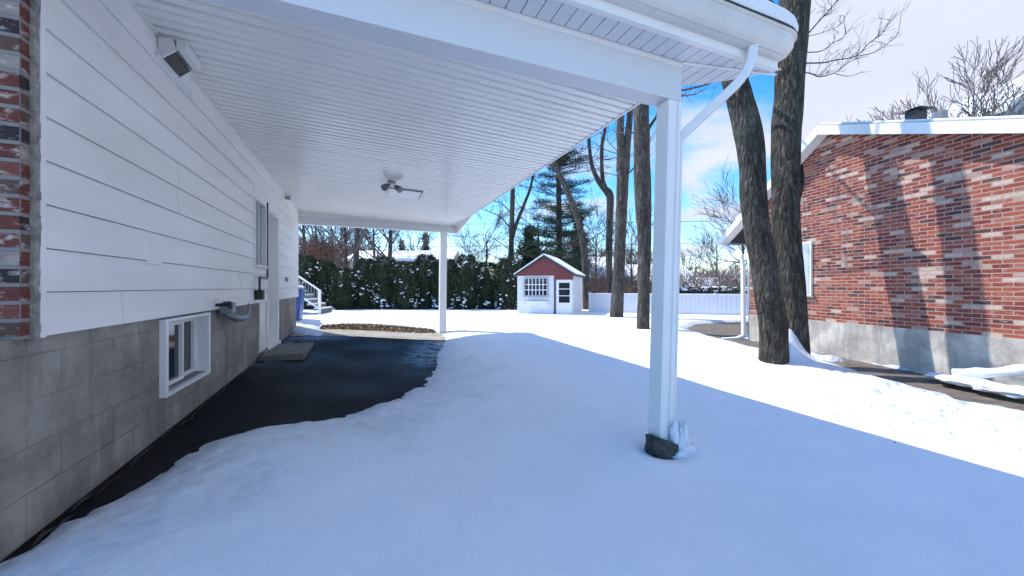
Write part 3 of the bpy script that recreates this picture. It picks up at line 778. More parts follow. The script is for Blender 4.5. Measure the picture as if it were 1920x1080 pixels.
# (blob helper below is shared by every lump of snow)
def blob(mb, c, r, sx=1, sy=1, sz=1, seed=0, n=8):
    c = Vector(c); vs_ = []; 
    for j in range(n+1):
        th = math.pi*j/n
        for k in range(n*2):
            ph = math.pi*k/n
            d = Vector((math.sin(th)*math.cos(ph), math.sin(th)*math.sin(ph), math.cos(th)))
            q = 1 + .38*noise.noise(d*1.9 + Vector((seed*3.1, seed, 0))) + .22*noise.noise(d*4.5 + Vector((seed, 0, 0))) + .10*noise.noise(d*11 + Vector((seed, 3, 0)))
            vs_.append((c.x + d.x*r*sx*q, c.y + d.y*r*sy*q, c.z + d.z*r*sz*q))
    m = n*2
    mb.add(vs_, [(j*m+k, (j+1)*m+k, (j+1)*m+(k+1) % m, j*m+(k+1) % m) for j in range(n) for k in range(m)])
mb = MB(); blob(mb, (2.055, 1.998, H-1.06), .05, .7, .4, 2.2, 1, 16); blob(mb, (2.15, 2.02, H-1.08), .06, .7, .7, 1.7, 2, 16); blob(mb, (2.13, 2.03, H-1.2), .10, 1.2, 1, .7, 3, 16); blob(mb, (2.10, 2.0, H-1.13), .05, 1, .7, 1.4, 9, 14)
tag(mb.build('snow_clump', SNOW, smooth=True), 'clump of snow stuck to the foot of the near carport post', 'snow')

# ---------------------------------------------------------------- bin and back stairs
bn = thing('blue_bin', 'blue wheeled bin at the far corner of the house', 'bin', (-1.36, 10.4, H-1.05))
bx, by, bz = -1.62, 10.45, H-1.04
mb = MB(); vs_ = []
for z, s_ in ((0, .22), (.95, .28)):
    for u, v in ((-1,-1),(1,-1),(1,1),(-1,1)): vs_.append((bx+u*s_, by+v*s_*1.15, bz+z))
mb.add(vs_, [(0,3,2,1),(4,5,6,7),(0,1,5,4),(1,2,6,5),(2,3,7,6),(3,0,4,7)]); mb.build('body', BLUE, bn, bevel=.02)
MB().box((bx-.3, by-.36, bz+.952), (bx+.3, by+.34, bz+1.0)).build('lid', BLUE, bn, bevel=.015)
MB().tube([(bx-.2, by+.3, bz+.09), (bx+.2, by+.3, bz+.09)], .09, 14).build('wheel', BLACK, bn)
mb = MB(); blob(mb, (bx+.02, by, bz+1.03), .28, 1, 1.1, .25, 4); tag(mb.build('snow_heap', SNOW, smooth=True), 'small heap of snow lying on the lid of the blue bin', 'snow')

st = thing('back_stairs', 'snowy wooden back stairs with white railing beyond the house corner', 'stairs', (-2.0, 15.0, H-1.1))
# stairs descend to the right in the picture, at depth ~14
A = P(602, 580, 15.6); B = P(556, 535, 15.0)
dirx = (P(602, 580, 15) - P(520, 580, 15)).normalized(); bk = Vector((dirx.y*-1, dirx.x, 0))
gz = H - 1.13
nst = 6
mb = MB(); sn = MB()
for i in range(nst):
    o = A + dirx*(-.28*(i+1)); z = gz + .19*(i+1)
    m = Matrix.Translation((o.x, o.y, 0)) @ Matrix.Rotation(math.atan2(dirx.y, dirx.x), 4, 'Z')
    mb.box((0, -.1, z-.05), (.3, 1.0, z), m); sn.box((.01, -.08, z+.001), (.27, .98, z+.06), m)
    mb.box((.26, -.02, z-.18), (.28, .95, z-.051), m)
mb.build('step', SLAB, st); sn.build('step_snow', SNOW, st, bevel=.02)
m0 = Matrix.Translation((A.x, A.y, 0)) @ Matrix.Rotation(math.atan2(dirx.y, dirx.x), 4, 'Z')
mb = MB(); mb.box((-.06, -.14, gz-.1), (.03, -.05, gz+1.02), m0); mb.build('newel_post', WHITE, st)
mb = MB()
def L3(x, y, z): return m0 @ Vector((x, y, z))
mb.rtube([L3(0, -.1, gz+.98), L3(-1.7, -.1, gz+.98+1.15)], .07, .05); mb.rtube([L3(0, -.1, gz+.2), L3(-1.7, -.1, gz+.2+1.15)], .05, .05)
mb.build('handrail', WHITE, st)
mb = MB()
for i in range(13):
    x = -.12*(i+1); mb.tube([L3(x, -.1, gz+.2-x*.676), L3(x, -.1, gz+.97-x*.676)], .016, 6)
mb.build('baluster', GREYM, st)
mb = MB().box((-1.75, -.1, gz+.9), (-3.6, 1.4, gz+1.2), m0); mb.build('landing', SLAB, st)

# ---------------------------------------------------------------- shed
def fr(o, az):    # local frame: x right, y back (azimuth az clockwise from +Y), z up
    return Matrix.Translation(o) @ Matrix.Rotation(-az, 4, 'Z')
D = 16.0
pL = P(970, 590, D); pR = P(1072, 592, D - .5)
azs = R(41.5)
sh = thing('garden_shed', 'small white garden shed with red gable, paned window and snowy roof', 'shed', (pL.x, pL.y, H-1.2))
wS = 2.42; dS = 2.5; z0s = H - 1.25; ze = H + .50
# front left corner such that it projects at 970
m = fr((pL.x, pL.y, 0), azs)
# choose width so that the right corner projects at 1072
def prx(v):
    v = Vector(v) ; z = v.x*sP + v.y*cP; return 960 + F_PX*(v.x*cP - v.y*sP)/z
for i in range(200):
    if prx(m @ Vector((wS, 0, 0))) < 1073: wS += .01
mb = MB(); hx = .35
mb.box((0, .004, z0s), (wS, dS, ze), m)
mb.build('wall', plain('shed white boards', (.74, .76, .80), .55, .1, 3, .2), sh)
mb = MB()
for i in range(9):
    z = z0s + .2*i + .1; mb.box((0, -.012, z), (wS*.69, .0035, z+.012), m); mb.box((wS, .0, z), (wS+.01, dS, z+.012), m)
mb.build('board_joint', WHITE, sh)
rz = ze + .74
mb = MB(); mb.prism([m @ Vector(p) for p in ((-.05, -.06, ze-.02), (wS+.05, -.06, ze-.02), (wS+.05, -.06, ze+.03), (wS/2, -.06, rz), (-.05, -.06, ze+.03))], (m.to_3x3() @ Vector((0, .063, 0))))
mb.prism([m @ Vector(p) for p in ((wS*.67, -.05, ze-.20), (wS, -.05, ze-.20), (wS, -.05, ze-.02), (wS*.67, -.05, ze-.02))], (m.to_3x3() @ Vector((0, .052, 0))))
mb.build('gable', RED, sh)
MB().box((wS*.672, -.045, z0s), (wS*.698, .0, ze-.2), m).build('door_jamb', plain('brown jamb', (.10, .055, .05), .8), sh)
mb = MB()
for sgn in (0, 1):
    e = -.14 if sgn == 0 else wS + .14; ez = ze - .10
    pts = [(e, -.16, ez+.03), (wS/2, -.16, rz+.02), (wS/2, -.16, rz+.09), (e, -.16, ez+.10)]
    mb.prism([m @ Vector(p) for p in pts], m.to_3x3() @ Vector((0, dS + .3, 0)))
mb.build('roof', DKROOF, sh)
mb = MB()
for sgn in (0, 1):
    e = -.13 if sgn == 0 else wS + .13; ez = ze - .10
    pts = [(e, -.13, ez+.105), (wS/2, -.13, rz+.095), (wS/2, -.13, rz+.17), (e, -.13, ez+.17)]
    mb.prism([m @ Vector(p) for p in pts], m.to_3x3() @ Vector((0, dS + .25, 0)))
mb.build('roof_snow', SNOW, sh, bevel=.02)
wx0, wx1, wz0, wz1 = wS*.15, wS*.54, ze-.86, ze-.16
mb = MB().box((wx0-.07, -.05, wz0-.08), (wx0, .0, wz1+.06), m).box((wx1, -.05, wz0-.08), (wx1+.07, .0, wz1+.06), m).box((wx0, -.05, wz1), (wx1, .0, wz1+.06), m).box((wx0, -.05, wz0-.08), (wx1, .0, wz0), m)
wn = mb.build('window', plain('shed trim grey', (.42, .40, .42), .6), sh)
MB().box((wx0, -.012, wz0), (wx1, -.004, wz1), m).build('pane', GLASS, wn)
mb = MB()
for i in range(1, 6): x = lerp(wx0, wx1, i/6); mb.box((x-.017, -.03, wz0), (x+.017, -.013, wz1), m)
for i in range(1, 3): z = lerp(wz0, wz1, i/3); mb.box((wx0, -.028, z-.015), (wx1, -.0135, z+.015), m)
mb.build('muntin', WHITE, wn)
mb = MB().box((wx0-.12, -.16, wz0-.28), (wx1+.1, .0, wz0-.24), m).box((wx0-.08, -.1, wz0-.38), (wx0-.04, 0, wz0-.28), m).box((wx1, -.1, wz0-.38), (wx1+.04, 0, wz0-.28), m)
mb.build('flower_shelf', WHITE, sh)
dx0, dx1 = wS*.715, wS*.985
mb = MB().box((dx0, -.04, z0s+.06), (dx1, .0, ze-.205), m); dd = mb.build('door', WHITE, sh)
MB().box((dx0+.1, -.046, ze-1.15), (dx1-.1, -.0405, ze-.33), m).build('pane', GLASS, dd)
for z in (ze-.60, ze-.88): MB().box((dx0+.1, -.055, z), (dx1-.1, -.0465, z+.03), m).build('muntin', WHITE, dd)
MB().box((dx0-.02, -.05, z0s+.02), (dx1+.02, .0, z0s+.055), m).build('door_sill', plain('brown sill', (.12, .06, .05), .8), sh)

# ---------------------------------------------------------------- white fence behind the yard
def fence(pts, h, name, label, cap=True, pw=2.2):
    t = thing(name, label, 'fence', (pts[0].x, pts[0].y, H-1.25))
    for i in range(len(pts)-1):
        a, b = pts[i], pts[i+1]; d = (b-a); d.z = 0; ln = d.length; d.normalize(); n = max(1, round(ln/pw))
        m = Matrix.Translation((a.x, a.y, 0)) @ Matrix.Rotation(math.atan2(d.y, d.x), 4, 'Z')
        za = H - 1.3
        for k in range(n):
            x0, x1 = ln*k/n, ln*(k+1)/n
            q = MB(); nb = int((x1-x0)/.17)
            for j in range(nb):
                u0 = lerp(x0+.06, x1-.06, j/nb); u1 = lerp(x0+.06, x1-.06, (j+1)/nb)
                q.box((u0+.004, -.015, za), (u1-.004, .015, za+h-.05), m)
            q.box((x0+.06, -.03, za+h-.05), (x1-.06, .03, za+h), m); q.box((x0+.06, -.03, za+.14), (x1-.06, .03, za+.22), m)
            q.build('panel', VINYL, t)
            MB().box((x0-.05, -.05, za), (x0+.05, .05, za+h+.08), m).build('post', VINYL, t)
        s_ = MB(); s_.box((0, -.04, za+h+.001), (ln, .04, za+h+.04), m); s_.build('snow_cap', SNOW, t, bevel=.015)
fence([P(1106, 588, 16.8), P(1250, 594, 15.6), P(1440, 604, 14.4)], .98, 'vinyl_fence', 'low white vinyl fence in shade behind the trees at the back of the yard')

# ---------------------------------------------------------------- neighbour's brick house
nh = thing('brick_house', 'red brick gable house with pale concrete foundation on the right', 'house', (W0.x, W0.y, 0))
def WP(k, z, off=0.): return Vector((W0.x, W0.y, 0)) + WU*k + WN*off + Vector((0, 0, H+z))
# (k, z) on wall plane. far corner k=1.5
KF, KN = 1.50, -7.0
IN = -WN * 8
mb = MB(); mb.prism([WP(KF-.01, -1.6, .015), WP(KN, -1.6, .015), WP(KN, -.645, .015), WP(KF-.01, -.645, .015)], IN); mb.build('foundation', FOUND2, nh)
# gable profile
def rake(k):      # underside height of the gable roof at k
    AP = (-.42, 2.86)
    return AP[1] - (k - AP[0]) * .69 if k > AP[0] else AP[1] + (k - AP[0]) * .40
mb = MB(); mb.prism([WP(KF, -.645), WP(KN, -.645), WP(KN, rake(KN)), WP(-.42, rake(-.42)), WP(KF, rake(KF))], IN)
mb.build('wall', BRKN, nh)
OV = .26
def slab(k0, k1, z0o, z1o, o0, o1):
    q = MB(); q.prism([WP(k0, rake(k0)+z0o, o0), WP(k1, rake(k1)+z0o, o0), WP(k1, rake(k1)+z1o, o0), WP(k0, rake(k0)+z1o, o0)], -WN*(o0-o1)); return q
r1 = slab(-.42, 2.15, .03, .14, OV-.02, -8.3); r2 = slab(-7.3, -.42, .03, .14, OV-.02, -8.3)
r1.add(r2.v, r2.f); r1.build('roof', DKROOF, nh)
s1 = slab(-.42, 2.15, .0, .028, OV-.03, 0.01); s2 = slab(-7.3, -.42, .0, .028, OV-.03, 0.01); s1.add(s2.v, s2.f); s1.build('soffit', WHITE, nh)
f1 = slab(-.42, 2.17, -.02, .15, OV, OV-.019); f2 = slab(-7.3, -.42, -.02, .15, OV, OV-.019); f1.add(f2.v, f2.f); f1.build('fascia', WHITE, nh)
n1 = slab(-.42, 2.12, .152, .20, OV-.04, -8.2); n2 = slab(-7.3, -.42, .152, .20, OV-.04, -8.2); n1.add(n2.v, n2.f); n1.build('roof_snow', SNOW, nh, bevel=.02)
# far eave gutter and downspout at the far corner
mb = MB(); mb.prism([WP(2.15, rake(2.15)-.02, OV), WP(2.27, rake(2.15)+.0, OV), WP(2.29, rake(2.15)+.13, OV), WP(2.15, rake(2.15)+.13, OV)], IN*.6); mb.build('gutter', WHITE, nh)
mb = MB(); mb.rtube([WP(2.18, rake(2.15)-.02, .1), WP(2.15, 1.05, .1), WP(1.62, .75, .08), WP(1.58, .5, .08), WP(1.56, -1.15, .08), WP(1.62, -1.24, .2), WP(1.7, -1.27, .55)], .07, .09, up=(.31, .95, .03))
mb.build('downspout', WHITE, nh, bevel=.008)
# corner board
MB().prism([WP(KF-.03, -.64, .012), WP(KF+.03, -.64, .012), WP(KF+.03, rake(KF)-.01, .012), WP(KF-.03, rake(KF)-.01, .012)], -WN*.05).build('corner_board', WHITE, nh)
# white shuttered window on the wall, mostly behind the trunk
mb = MB(); mb.prism([WP(-.10, -.17, .0), WP(.62, -.17, .0), WP(.62, .90, .0), WP(-.10, .90, .0)], WN*.04)
wn = mb.build('window', WHITE, nh)
mb = MB()
mb.prism([WP(-.06, -.12, .041), WP(.28, -.12, .041), WP(.28, .86, .041), WP(-.06, .86, .041)], WN*.008); mb.build('pane', SHUT, wn)
MB().prism([WP(-.16, -.20, 0), WP(.66, -.20, 0), WP(.66, -.172, 0), WP(-.16, -.172, 0)], WN*.07).build('window_sill', CONC, wn)
# near downspout extension with snow
mb = MB(); mb.rtube([WP(-3.6, -.60, .12), WP(-3.1, -.93, .22), WP(-2.44, -1.2, .42)], .09, .08, up=(0, 0, 1)); mb.build('downspout', WHITE, nh, bevel=.01)
mb = MB(); blob(mb, WP(-2.62, -1.2, .52), .14, 1.5, 1.9, .35, 6, 16); blob(mb, WP(-3.0, -1.2, .6), .16, 1.3, 1.6, .35, 7, 16); blob(mb, WP(-2.3, -1.22, .42), .10, 1.3, 1.5, .4, 8, 16)
rg_ = random.Random(3)
mb.tube([WP(lerp(-3.6, -2.42, i/12), lerp(-.555, -1.14, i/12) - .1*abs(math.sin(i*.26)), lerp(.12, .42, i/12)) for i in range(13)], [rg_.uniform(.045, .07) for i in range(13)], 9)
tag(mb.build('snow_pile', SNOW, smooth=True), 'low pile of snow around the downspout end below the brick house', 'snow')
# roof vent and dormer seen over the gable
mb = MB(); c = P(1718, 209, 10.5)
mm = fr((c.x, c.y, 0), WAZ)
mb.box((-.22, -.12, c.z-.6), (.2, .12, c.z-.01), mm); mb.prism([mm @ Vector(p) for p in ((-.32, -.22, c.z+.01), (.26, -.22, c.z+.01), (.24, -.22, c.z+.05), (-.20, -.22, c.z+.05))], mm.to_3x3() @ Vector((0, .44, 0)))
mb.build('roof_vent', BLACK, nh)
mb = MB(); c = P(1762, 211, 10.5); mb.box((-.1, -.12, c.z-.5), (.1, .12, c.z+.03), fr((c.x, c.y, 0), WAZ)); mb.build('chimney', GREYM, nh)

# second house peeping over on the far right
n2 = thing('grey_house', 'grey gable with white fascia peeping over the brick house at the right edge', 'house', tuple(P(1950, 540, 24)))
a = P(1868, 214, 24); b = P(1990, 120, 24); c2 = P(2110, 214, 24); bkv = Vector((sP, cP, 0))
base = [P(1880, 212, 24), P(1990, 128, 24), P(2100, 212, 24), P(2100, 570, 24), P(1880, 570, 24)]
MB().prism(base, bkv*8).build('wall', plain('grey siding', (.30, .33, .38), .6, .1, 2, .1), n2)
mb = MB()
for (p, q) in ((a, b), (b, c2)):
    mb.prism([p - bkv*.5, q - bkv*.5, q - bkv*.5 + Vector((0,0,.28)), p - bkv*.5 + Vector((0,0,.28))], bkv*8.6)
mb.build('roof', WHITE, n2)

# ---------------------------------------------------------------- trees
def branch(mb, p, d, L_, r, depth, rng, up=.25, spread=.6, kids=3, rmin=.006, segs=5, gnarl=.18, decay=.62, tw=None):
    pts = [p.copy()]; rad = [r]; q = p.copy(); dd = d.normalized()
    r1 = max(rmin, r * .45) if depth > 0 else rmin
    for i in range(segs):
        dd = (dd + Vector((rng.gauss(0, gnarl), rng.gauss(0, gnarl), rng.gauss(0, gnarl) + up*.22))).normalized()
        q = q + dd * (L_/segs); pts.append(q.copy()); rad.append(lerp(r, r1, (i+1)/segs))
    tgt = mb if r > .03 or tw is None else tw
    tgt.tube(pts, rad, 7 if r > .08 else (5 if r > .02 else 3), caps=False)
    if depth <= 0: return
    for k in range(kids):
        t = rng.uniform(.35, 1.0) if k else 1.0
        i = min(segs-1, int(t*segs)); c = pts[i].lerp(pts[i+1], t*segs - i) if t < 1 else pts[-1]
        ax = (pts[i+1] - pts[i]).normalized()
        side = ax.cross(Vector((rng.gauss(0,1), rng.gauss(0,1), rng.gauss(0,1)))).normalized()
        nd = (ax + side * rng.uniform(spread*.5, spread*1.3)).normalized()
        rr = max(rmin, lerp(r, r1, t) * rng.uniform(.55, .8))
        branch(mb, c, nd, L_ * decay * rng.uniform(.75, 1.2), rr, depth-1, rng, up, spread, kids, rmin, max(3, segs-1), gnarl, decay, tw)

def trunk(mb, spec, depth, n=14, lump=.05, seed=0, knobs=(), lean=0.):
    """spec: list of (px, py, radius px) at one depth"""
    pts = []
    for x, y, r in spec:
        dp = depth + lean * max(0, (560 - y)) / 500; pts.append((P(x, y, dp), r*dp/F_PX*(.93 if depth < 9 else 1)))
    pts = densify(pts, 5); base = len(mb.v); prev = None; P3 = [p for p, r in pts]
    for i, (p, r) in enumerate(pts):
        d = (P3[min(i+1, len(P3)-1)] - P3[max(i-1, 0)]).normalized()
        a = d.cross(Vector((0,1,0))).normalized() if prev is None else (prev - d*prev.dot(d)).normalized()
        prev = a; b = d.cross(a)
        for k in range(n):
            t = 2*math.pi*k/n; dr = a*math.cos(t) + b*math.sin(t)
            q = 1 + lump*noise.noise(Vector((math.cos(t)*1.3, math.sin(t)*1.3, p.z*1.6 + seed)))*2 + lump*.6*noise.noise(Vector((math.cos(t)*4, math.sin(t)*4, p.z*4 + seed)))
            if i < 5: q *= 1 + .2*((5-i)/5)**1.5 * (1 + .5*math.sin(3*t+seed))
            v = p + dr*r*q
            for (kx, ky, kr) in knobs:
                kc = P(kx, ky, depth) ; dist = (v - kc).length; s_ = kr*depth/F_PX
                v += dr * s_ * .7 * math.exp(-(dist/s_)**2)
            mb.v.append(tuple(v))
    for i in range(len(pts)-1):
        for k in range(n):
            q = base + i*n; k2 = (k+1) % n; mb.f.append((q+k, q+k2, q+n+k2, q+n+k))
    return pts

def limbs(mb, tw, at, dirs, rng, **k):
    for d, L_, r in dirs: branch(mb, at, Vector(d), L_, r, k.get('depth', 3), rng, k.get('up', .3), k.get('spread', .6), k.get('kids', 3), k.get('rmin', .006), 5, k.get('gnarl', .14), .64, tw)

# big twin maples in front of the brick house
cr_, ci = Vector((cP, -sP, 0)), Vector((sP, cP, 0))     # picture right, into the picture
t1 = thing('maple_tree', 'thick leaning bare trunk with a burl, left of the pair before the brick house', 'tree', tuple(TREE_BASE1))
mb = MB(); tp1 = trunk(mb, [(1454, 706, 30), (1452, 680, 27), (1449, 602, 25), (1438, 545, 23), (1430, 491, 23), (1419, 430, 23), (1412, 367, 24), (1410, 308, 23), (1402, 249, 25), (1388, 190, 23), (1371, 130, 22), (1350, 50, 21), (1335, -60, 19), (1322, -200, 17)], 5.7, 18, .05, 3, [(1389, 355, 9), (1425, 262, 7), (1440, 420, 8)], lean=.6)
mb.build('trunk', BARK1, t1, smooth=True)
mb = MB(); rng = random.Random(21); top = tp1[-1][0]
limbs(mb, mb, top, [((-.3, .3, 1), 3.2, .12), ((.5, -.1, 1), 3.2, .11), ((.2, .8, .8), 2.6, .08), ((-.9, -.2, .7), 2.4, .07), ((.1, 1, .5), 2.6, .05), ((.7, .7, .6), 2.4, .05)], rng, depth=4, rmin=.008)
limbs(mb, mb, P(1372, 110, 6.5), [((.3, 1, .7), 2.2, .04), ((.0, 1, .3), 2.0, .03)], rng, depth=3, rmin=.008)
mid = P(1352, 60, 5.7)
limbs(mb, mb, P(1345, 10, 5.7), [(-cr_*1.2+ci*.9+Vector((0,0,.3)), 1.5, .035)], rng, depth=3, rmin=.006, up=-.1)
mb.build('crown', TWIG, t1)
t2 = thing('maple_tree', 'straight dark bare tree with a side limb, right of the pair before the brick house', 'tree', tuple(TREE_BASE2))
mb = MB(); tp2 = trunk(mb, [(1500, 700, 20), (1498, 668, 18), (1492, 602, 19), (1481, 491, 23), (1474, 417, 24), (1473, 367, 24.5), (1474, 249, 25), (1478, 190, 25.5), (1482, 130, 25), (1491, 0, 26), (1500, -110, 25), (1508, -260, 21)], 6.1, 18, .045, 8, [(1500, 340, 10)], lean=.6)
# broken stub on the right
mb.tube([P(1494, 372, 6.3), P(1503, 340, 6.3), P(1504, 308, 6.3)], [.06, .05, .012], 8)
mb.build('trunk', BARK1, t2, smooth=True)
mb = MB(); rng = random.Random(33); top = tp2[-1][0]
limbs(mb, mb, top, [((.2, .2, 1), 3.4, .13), ((-.6, .2, 1), 3.0, .12), ((.8, -.3, .8), 2.8, .10), ((.0, -.8, .8), 2.4, .08), ((.2, 1, .5), 2.8, .06), ((.6, .8, .9), 2.6, .06)], rng, depth=4, rmin=.008)
limbs(mb, mb, P(1488, 40, 7.3), [((.1, 1, .6), 2.2, .04), ((-.2, 1, .2), 2.2, .035), ((.5, 1, 1), 2.2, .04), ((.4, .6, .3), 1.8, .035), ((.5, -.2, .5), 1.8, .03), ((.1, .4, 1), 2, .035)], rng, depth=4, rmin=.008)
# the limb that sweeps right in the picture, traced as real branches
def traced(mb, pts, r0, r1, dep, rng, n=2, dz=.0, tl=.45):
    q = densify([(P(x, y, dep + dz*i/len(pts)), lerp(r0, r1, i/(len(pts)-1))) for i, (x, y) in enumerate(pts)], 3)
    mb.tube([p for p, _ in q], [r for _, r in q], 5, caps=False)
    for i in range(3, len(q)-1):
        for k in range(n):
            if rng.random() < .75:
                ax = (q[i+1][0]-q[i][0]).normalized(); s_ = (Vector((0,0,1))*rng.uniform(.1, 1.2) + ci*rng.gauss(0, .5) + cr_*rng.uniform(-.1, .7))
                branch(mb, q[i][0], (ax*.8 + s_*.6), tl*rng.uniform(.5, 1.2), .0065, 1, rng, .25, .6, 3, .0028, 4, .2)
traced(mb, [(1490, 118), (1540, 118), (1565, 113), (1605, 105), (1630, 80), (1655, 62), (1672, 28)], .016, .005, 7.6, rng, 2, .8)
traced(mb, [(1602, 106), (1640, 98), (1668, 78), (1686, 60)], .010, .004, 8.1, rng, 1)
traced(mb, [(1490, 132), (1520, 138), (1538, 144), (1566, 136), (1590, 118), (1612, 108)], .013, .005, 7.5, rng, 2, .5, .35)
traced(mb, [(1566, 138), (1590, 143), (1610, 138)], .008, .004, 7.7, rng, 1, 0, .3)
traced(mb, [(1490, 97), (1536, 97), (1560, 82), (1584, 66), (1582, 40)], .012, .004, 7.6, rng, 1, .5, .35)
traced(mb, [(1505, 75), (1530, 46), (1552, 22), (1575, -5), (1600, -30)], .016, .007, 7.5, rng, 2, .5, .5)
traced(mb, [(1505, 70), (1540, 62), (1570, 50), (1585, 38)], .008, .003, 7.5, rng, 1, .3, .3)
mb.build('crown', TWIG, t2)

# the two rear trunks by the post
t3 = thing('maple_tree', 'tall bare tree with straight brown trunk just left of the near carport post', 'tree', tuple(P(1206, 620, 10.2)))
mb = MB(); tp = trunk(mb, [(1207, 634, 13), (1206, 618, 11.5), (1207, 530, 11), (1208, 447, 12.5), (1205, 358, 15.5), (1203, 269, 14.5), (1202, 198, 14), (1200, 100, 13), (1196, -20, 12), (1190, -150, 9)], 10.2, 14, .05, 11)
mb.build('trunk', BARK2, t3, smooth=True)
mb = MB(); rng = random.Random(5)
limbs(mb, mb, tp[-1][0], [((.3, .2, 1), 3.6, .12), ((-.6, .2, 1), 3.4, .1), ((.5, -.6, .8), 3, .09)], rng, depth=4, rmin=.01)
limbs(mb, mb, P(1208, 260, 10.2), [(cr_*.7+Vector((0,0,.8)), 1.7, .05), (-cr_*.3+ci+Vector((0,0,.7)), 1.5, .03)], rng, depth=2)
limbs(mb, mb, P(1212, 180, 10.2), [(cr_*1.2+Vector((0,0,.15)), 1.9, .04), (cr_*1.2+ci*.3+Vector((0,0,-.05)), 1.9, .03)], rng, depth=3)
mb.build('crown', TWIG, t3)
t4 = thing('maple_tree', 'bare tree whose trunk forks in two high up, between the shed and the near post', 'tree', tuple(P(1157, 598, 13.9)))
mb = MB(); trunk(mb, [(1157, 606, 14), (1156, 594, 12.5), (1160, 520, 11), (1163, 447, 10.5), (1166, 380, 10.5), (1168, 330, 11), (1168, 300, 12)], 13.9, 12, .05, 17)
e1 = trunk(mb, [(1166, 318, 9), (1164, 285, 7.5), (1163, 250, 7), (1163, 215, 6.5), (1160, 130, 6), (1155, 0, 5)], 13.9, 10, .04, 5)
e2 = trunk(mb, [(1170, 318, 9), (1175, 280, 7), (1179, 240, 6), (1182, 205, 5.5), (1188, 110, 5), (1192, -20, 4)], 13.9, 10, .04, 6)
mb.build('trunk', BARK2, t4, smooth=True)
mb = MB(); rng = random.Random(77)
for e in (e1, e2): limbs(mb, mb, e[-1][0], [((.3, .3, 1), 3, .08), ((-.5, 0, 1), 3, .07)], rng, depth=3, rmin=.01)
limbs(mb, mb, P(1172, 330, 13.9), [(cr_+Vector((0,0,.9)), 1.2, .035), (-cr_+Vector((0,0,.2)), 1.4, .02)], rng, depth=2)
limbs(mb, mb, P(1164, 290, 13.9), [(-cr_+Vector((0,0,.2)), 1.6, .02), (-cr_+Vector((0,0,.9)), 1.6, .02)], rng, depth=2)
mb.build('crown', TWIG, t4)
t5 = thing('forked_tree', 'slim dark bare tree with a wide wishbone fork behind the garden shed', 'tree', tuple(P(1144, 590, 18)))
mb = MB(); trunk(mb, [(1147, 600, 7), (1145, 560, 6), (1142, 491, 6), (1143, 420, 6), (1144, 371, 7), (1138, 356, 6)], 18, 10, .05, 2)
e1 = trunk(mb, [(1141, 362, 6.5), (1126, 345, 5), (1115, 325, 4), (1108, 300, 3.6), (1104, 260, 3.2), (1100, 190, 3)], 18, 8, .05, 3)
e2 = trunk(mb, [(1136, 356, 4.5), (1130, 335, 3.8), (1128, 300, 3.6), (1129, 270, 3.4), (1135, 238, 3), (1138, 170, 2.6)], 18, 8, .05, 4)
mb.build('trunk', BARK1, t5, smooth=True)
mb = MB(); rng = random.Random(50)
for e in (e1, e2): limbs(mb, mb, e[-1][0], [((.3, .3, 1), 2.4, .05), ((-.5, 0, 1), 2.4, .05)], rng, depth=3, rmin=.01)
limbs(mb, mb, P(1130, 300, 18), [(cr_+Vector((0,0,.2)), 1.5, .03), (cr_+Vector((0,0,-.1)), 1.2, .02)], rng, depth=2)
limbs(mb, mb, P(1108, 300, 18), [(cr_*.6+Vector((0,0,.5)), 1.0, .02), (-cr_*.6+Vector((0,0,.5)), 1.0, .02)], rng, depth=2)
mb.build('crown', TWIG, t5)
t6 = thing('leaning_tree', 'bare tree leaning left behind the right side of the garden shed', 'tree', tuple(P(1100, 590, 18.8)))
mb = MB(); e = trunk(mb, [(1101, 600, 7), (1099, 560, 6.5), (1098, 510, 6.5), (1095, 469, 6.5), (1087, 424, 6), (1071, 376, 5.5), (1053, 335, 5), (1037, 300, 4.5), (1018, 250, 4), (1000, 180, 3.2)], 18.8, 10, .05, 9)
mb.build('trunk', BARK2, t6, smooth=True)
mb = MB(); rng = random.Random(51); limbs(mb, mb, e[-1][0], [((-.3, .3, 1), 2.4, .05), ((.5, 0, 1), 2.4, .05)], rng, depth=3, rmin=.01)
limbs(mb, mb, P(1095, 460, 18.8), [(cr_+Vector((0,0,.8)), 1.6, .03)], rng, depth=2); mb.build('crown', TWIG, t6)
t7 = thing('bare_tree', 'bare tree with arching side limbs behind the hedge, left of the pine', 'tree', tuple(P(958, 580, 21.5)))
mb = MB(); e = trunk(mb, [(958, 590, 6), (958, 509, 5.5), (959, 440, 5), (961, 370, 4.5), (962, 300, 4), (966, 200, 3.5)], 21.5, 10, .05, 7)
e2 = trunk(mb, [(960, 445, 4), (970, 415, 3.5), (984, 380, 3), (995, 350, 2.6), (1002, 310, 2.4), (1010, 240, 2)], 21.5, 8, .05, 4)
mb.build('trunk', BARK1, t7, smooth=True)
mb = MB(); rng = random.Random(8)
traced(mb, [(959, 432), (940, 408), (915, 396), (893, 388)], .05, .012, 21.5, rng, 2, 0, 1.2)
traced(mb, [(959, 400), (942, 382), (925, 376), (905, 374)], .04, .012, 21.5, rng, 2, 0, 1.2)
traced(mb, [(959, 470), (930, 450), (905, 440), (888, 446)], .03, .01, 21.5, rng, 2, 0, 1.0)
traced(mb, [(960, 500), (925, 480), (895, 470), (870, 474)], .03, .01, 21.5, rng, 2, 0, 1.0)
for e_ in (e, e2): limbs(mb, mb, e_[-1][0], [((.3, .3, 1), 2.4, .05), ((-.5, 0, 1), 2.4, .05)], rng, depth=3, rmin=.01)
mb.build('crown', TWIG, t7)

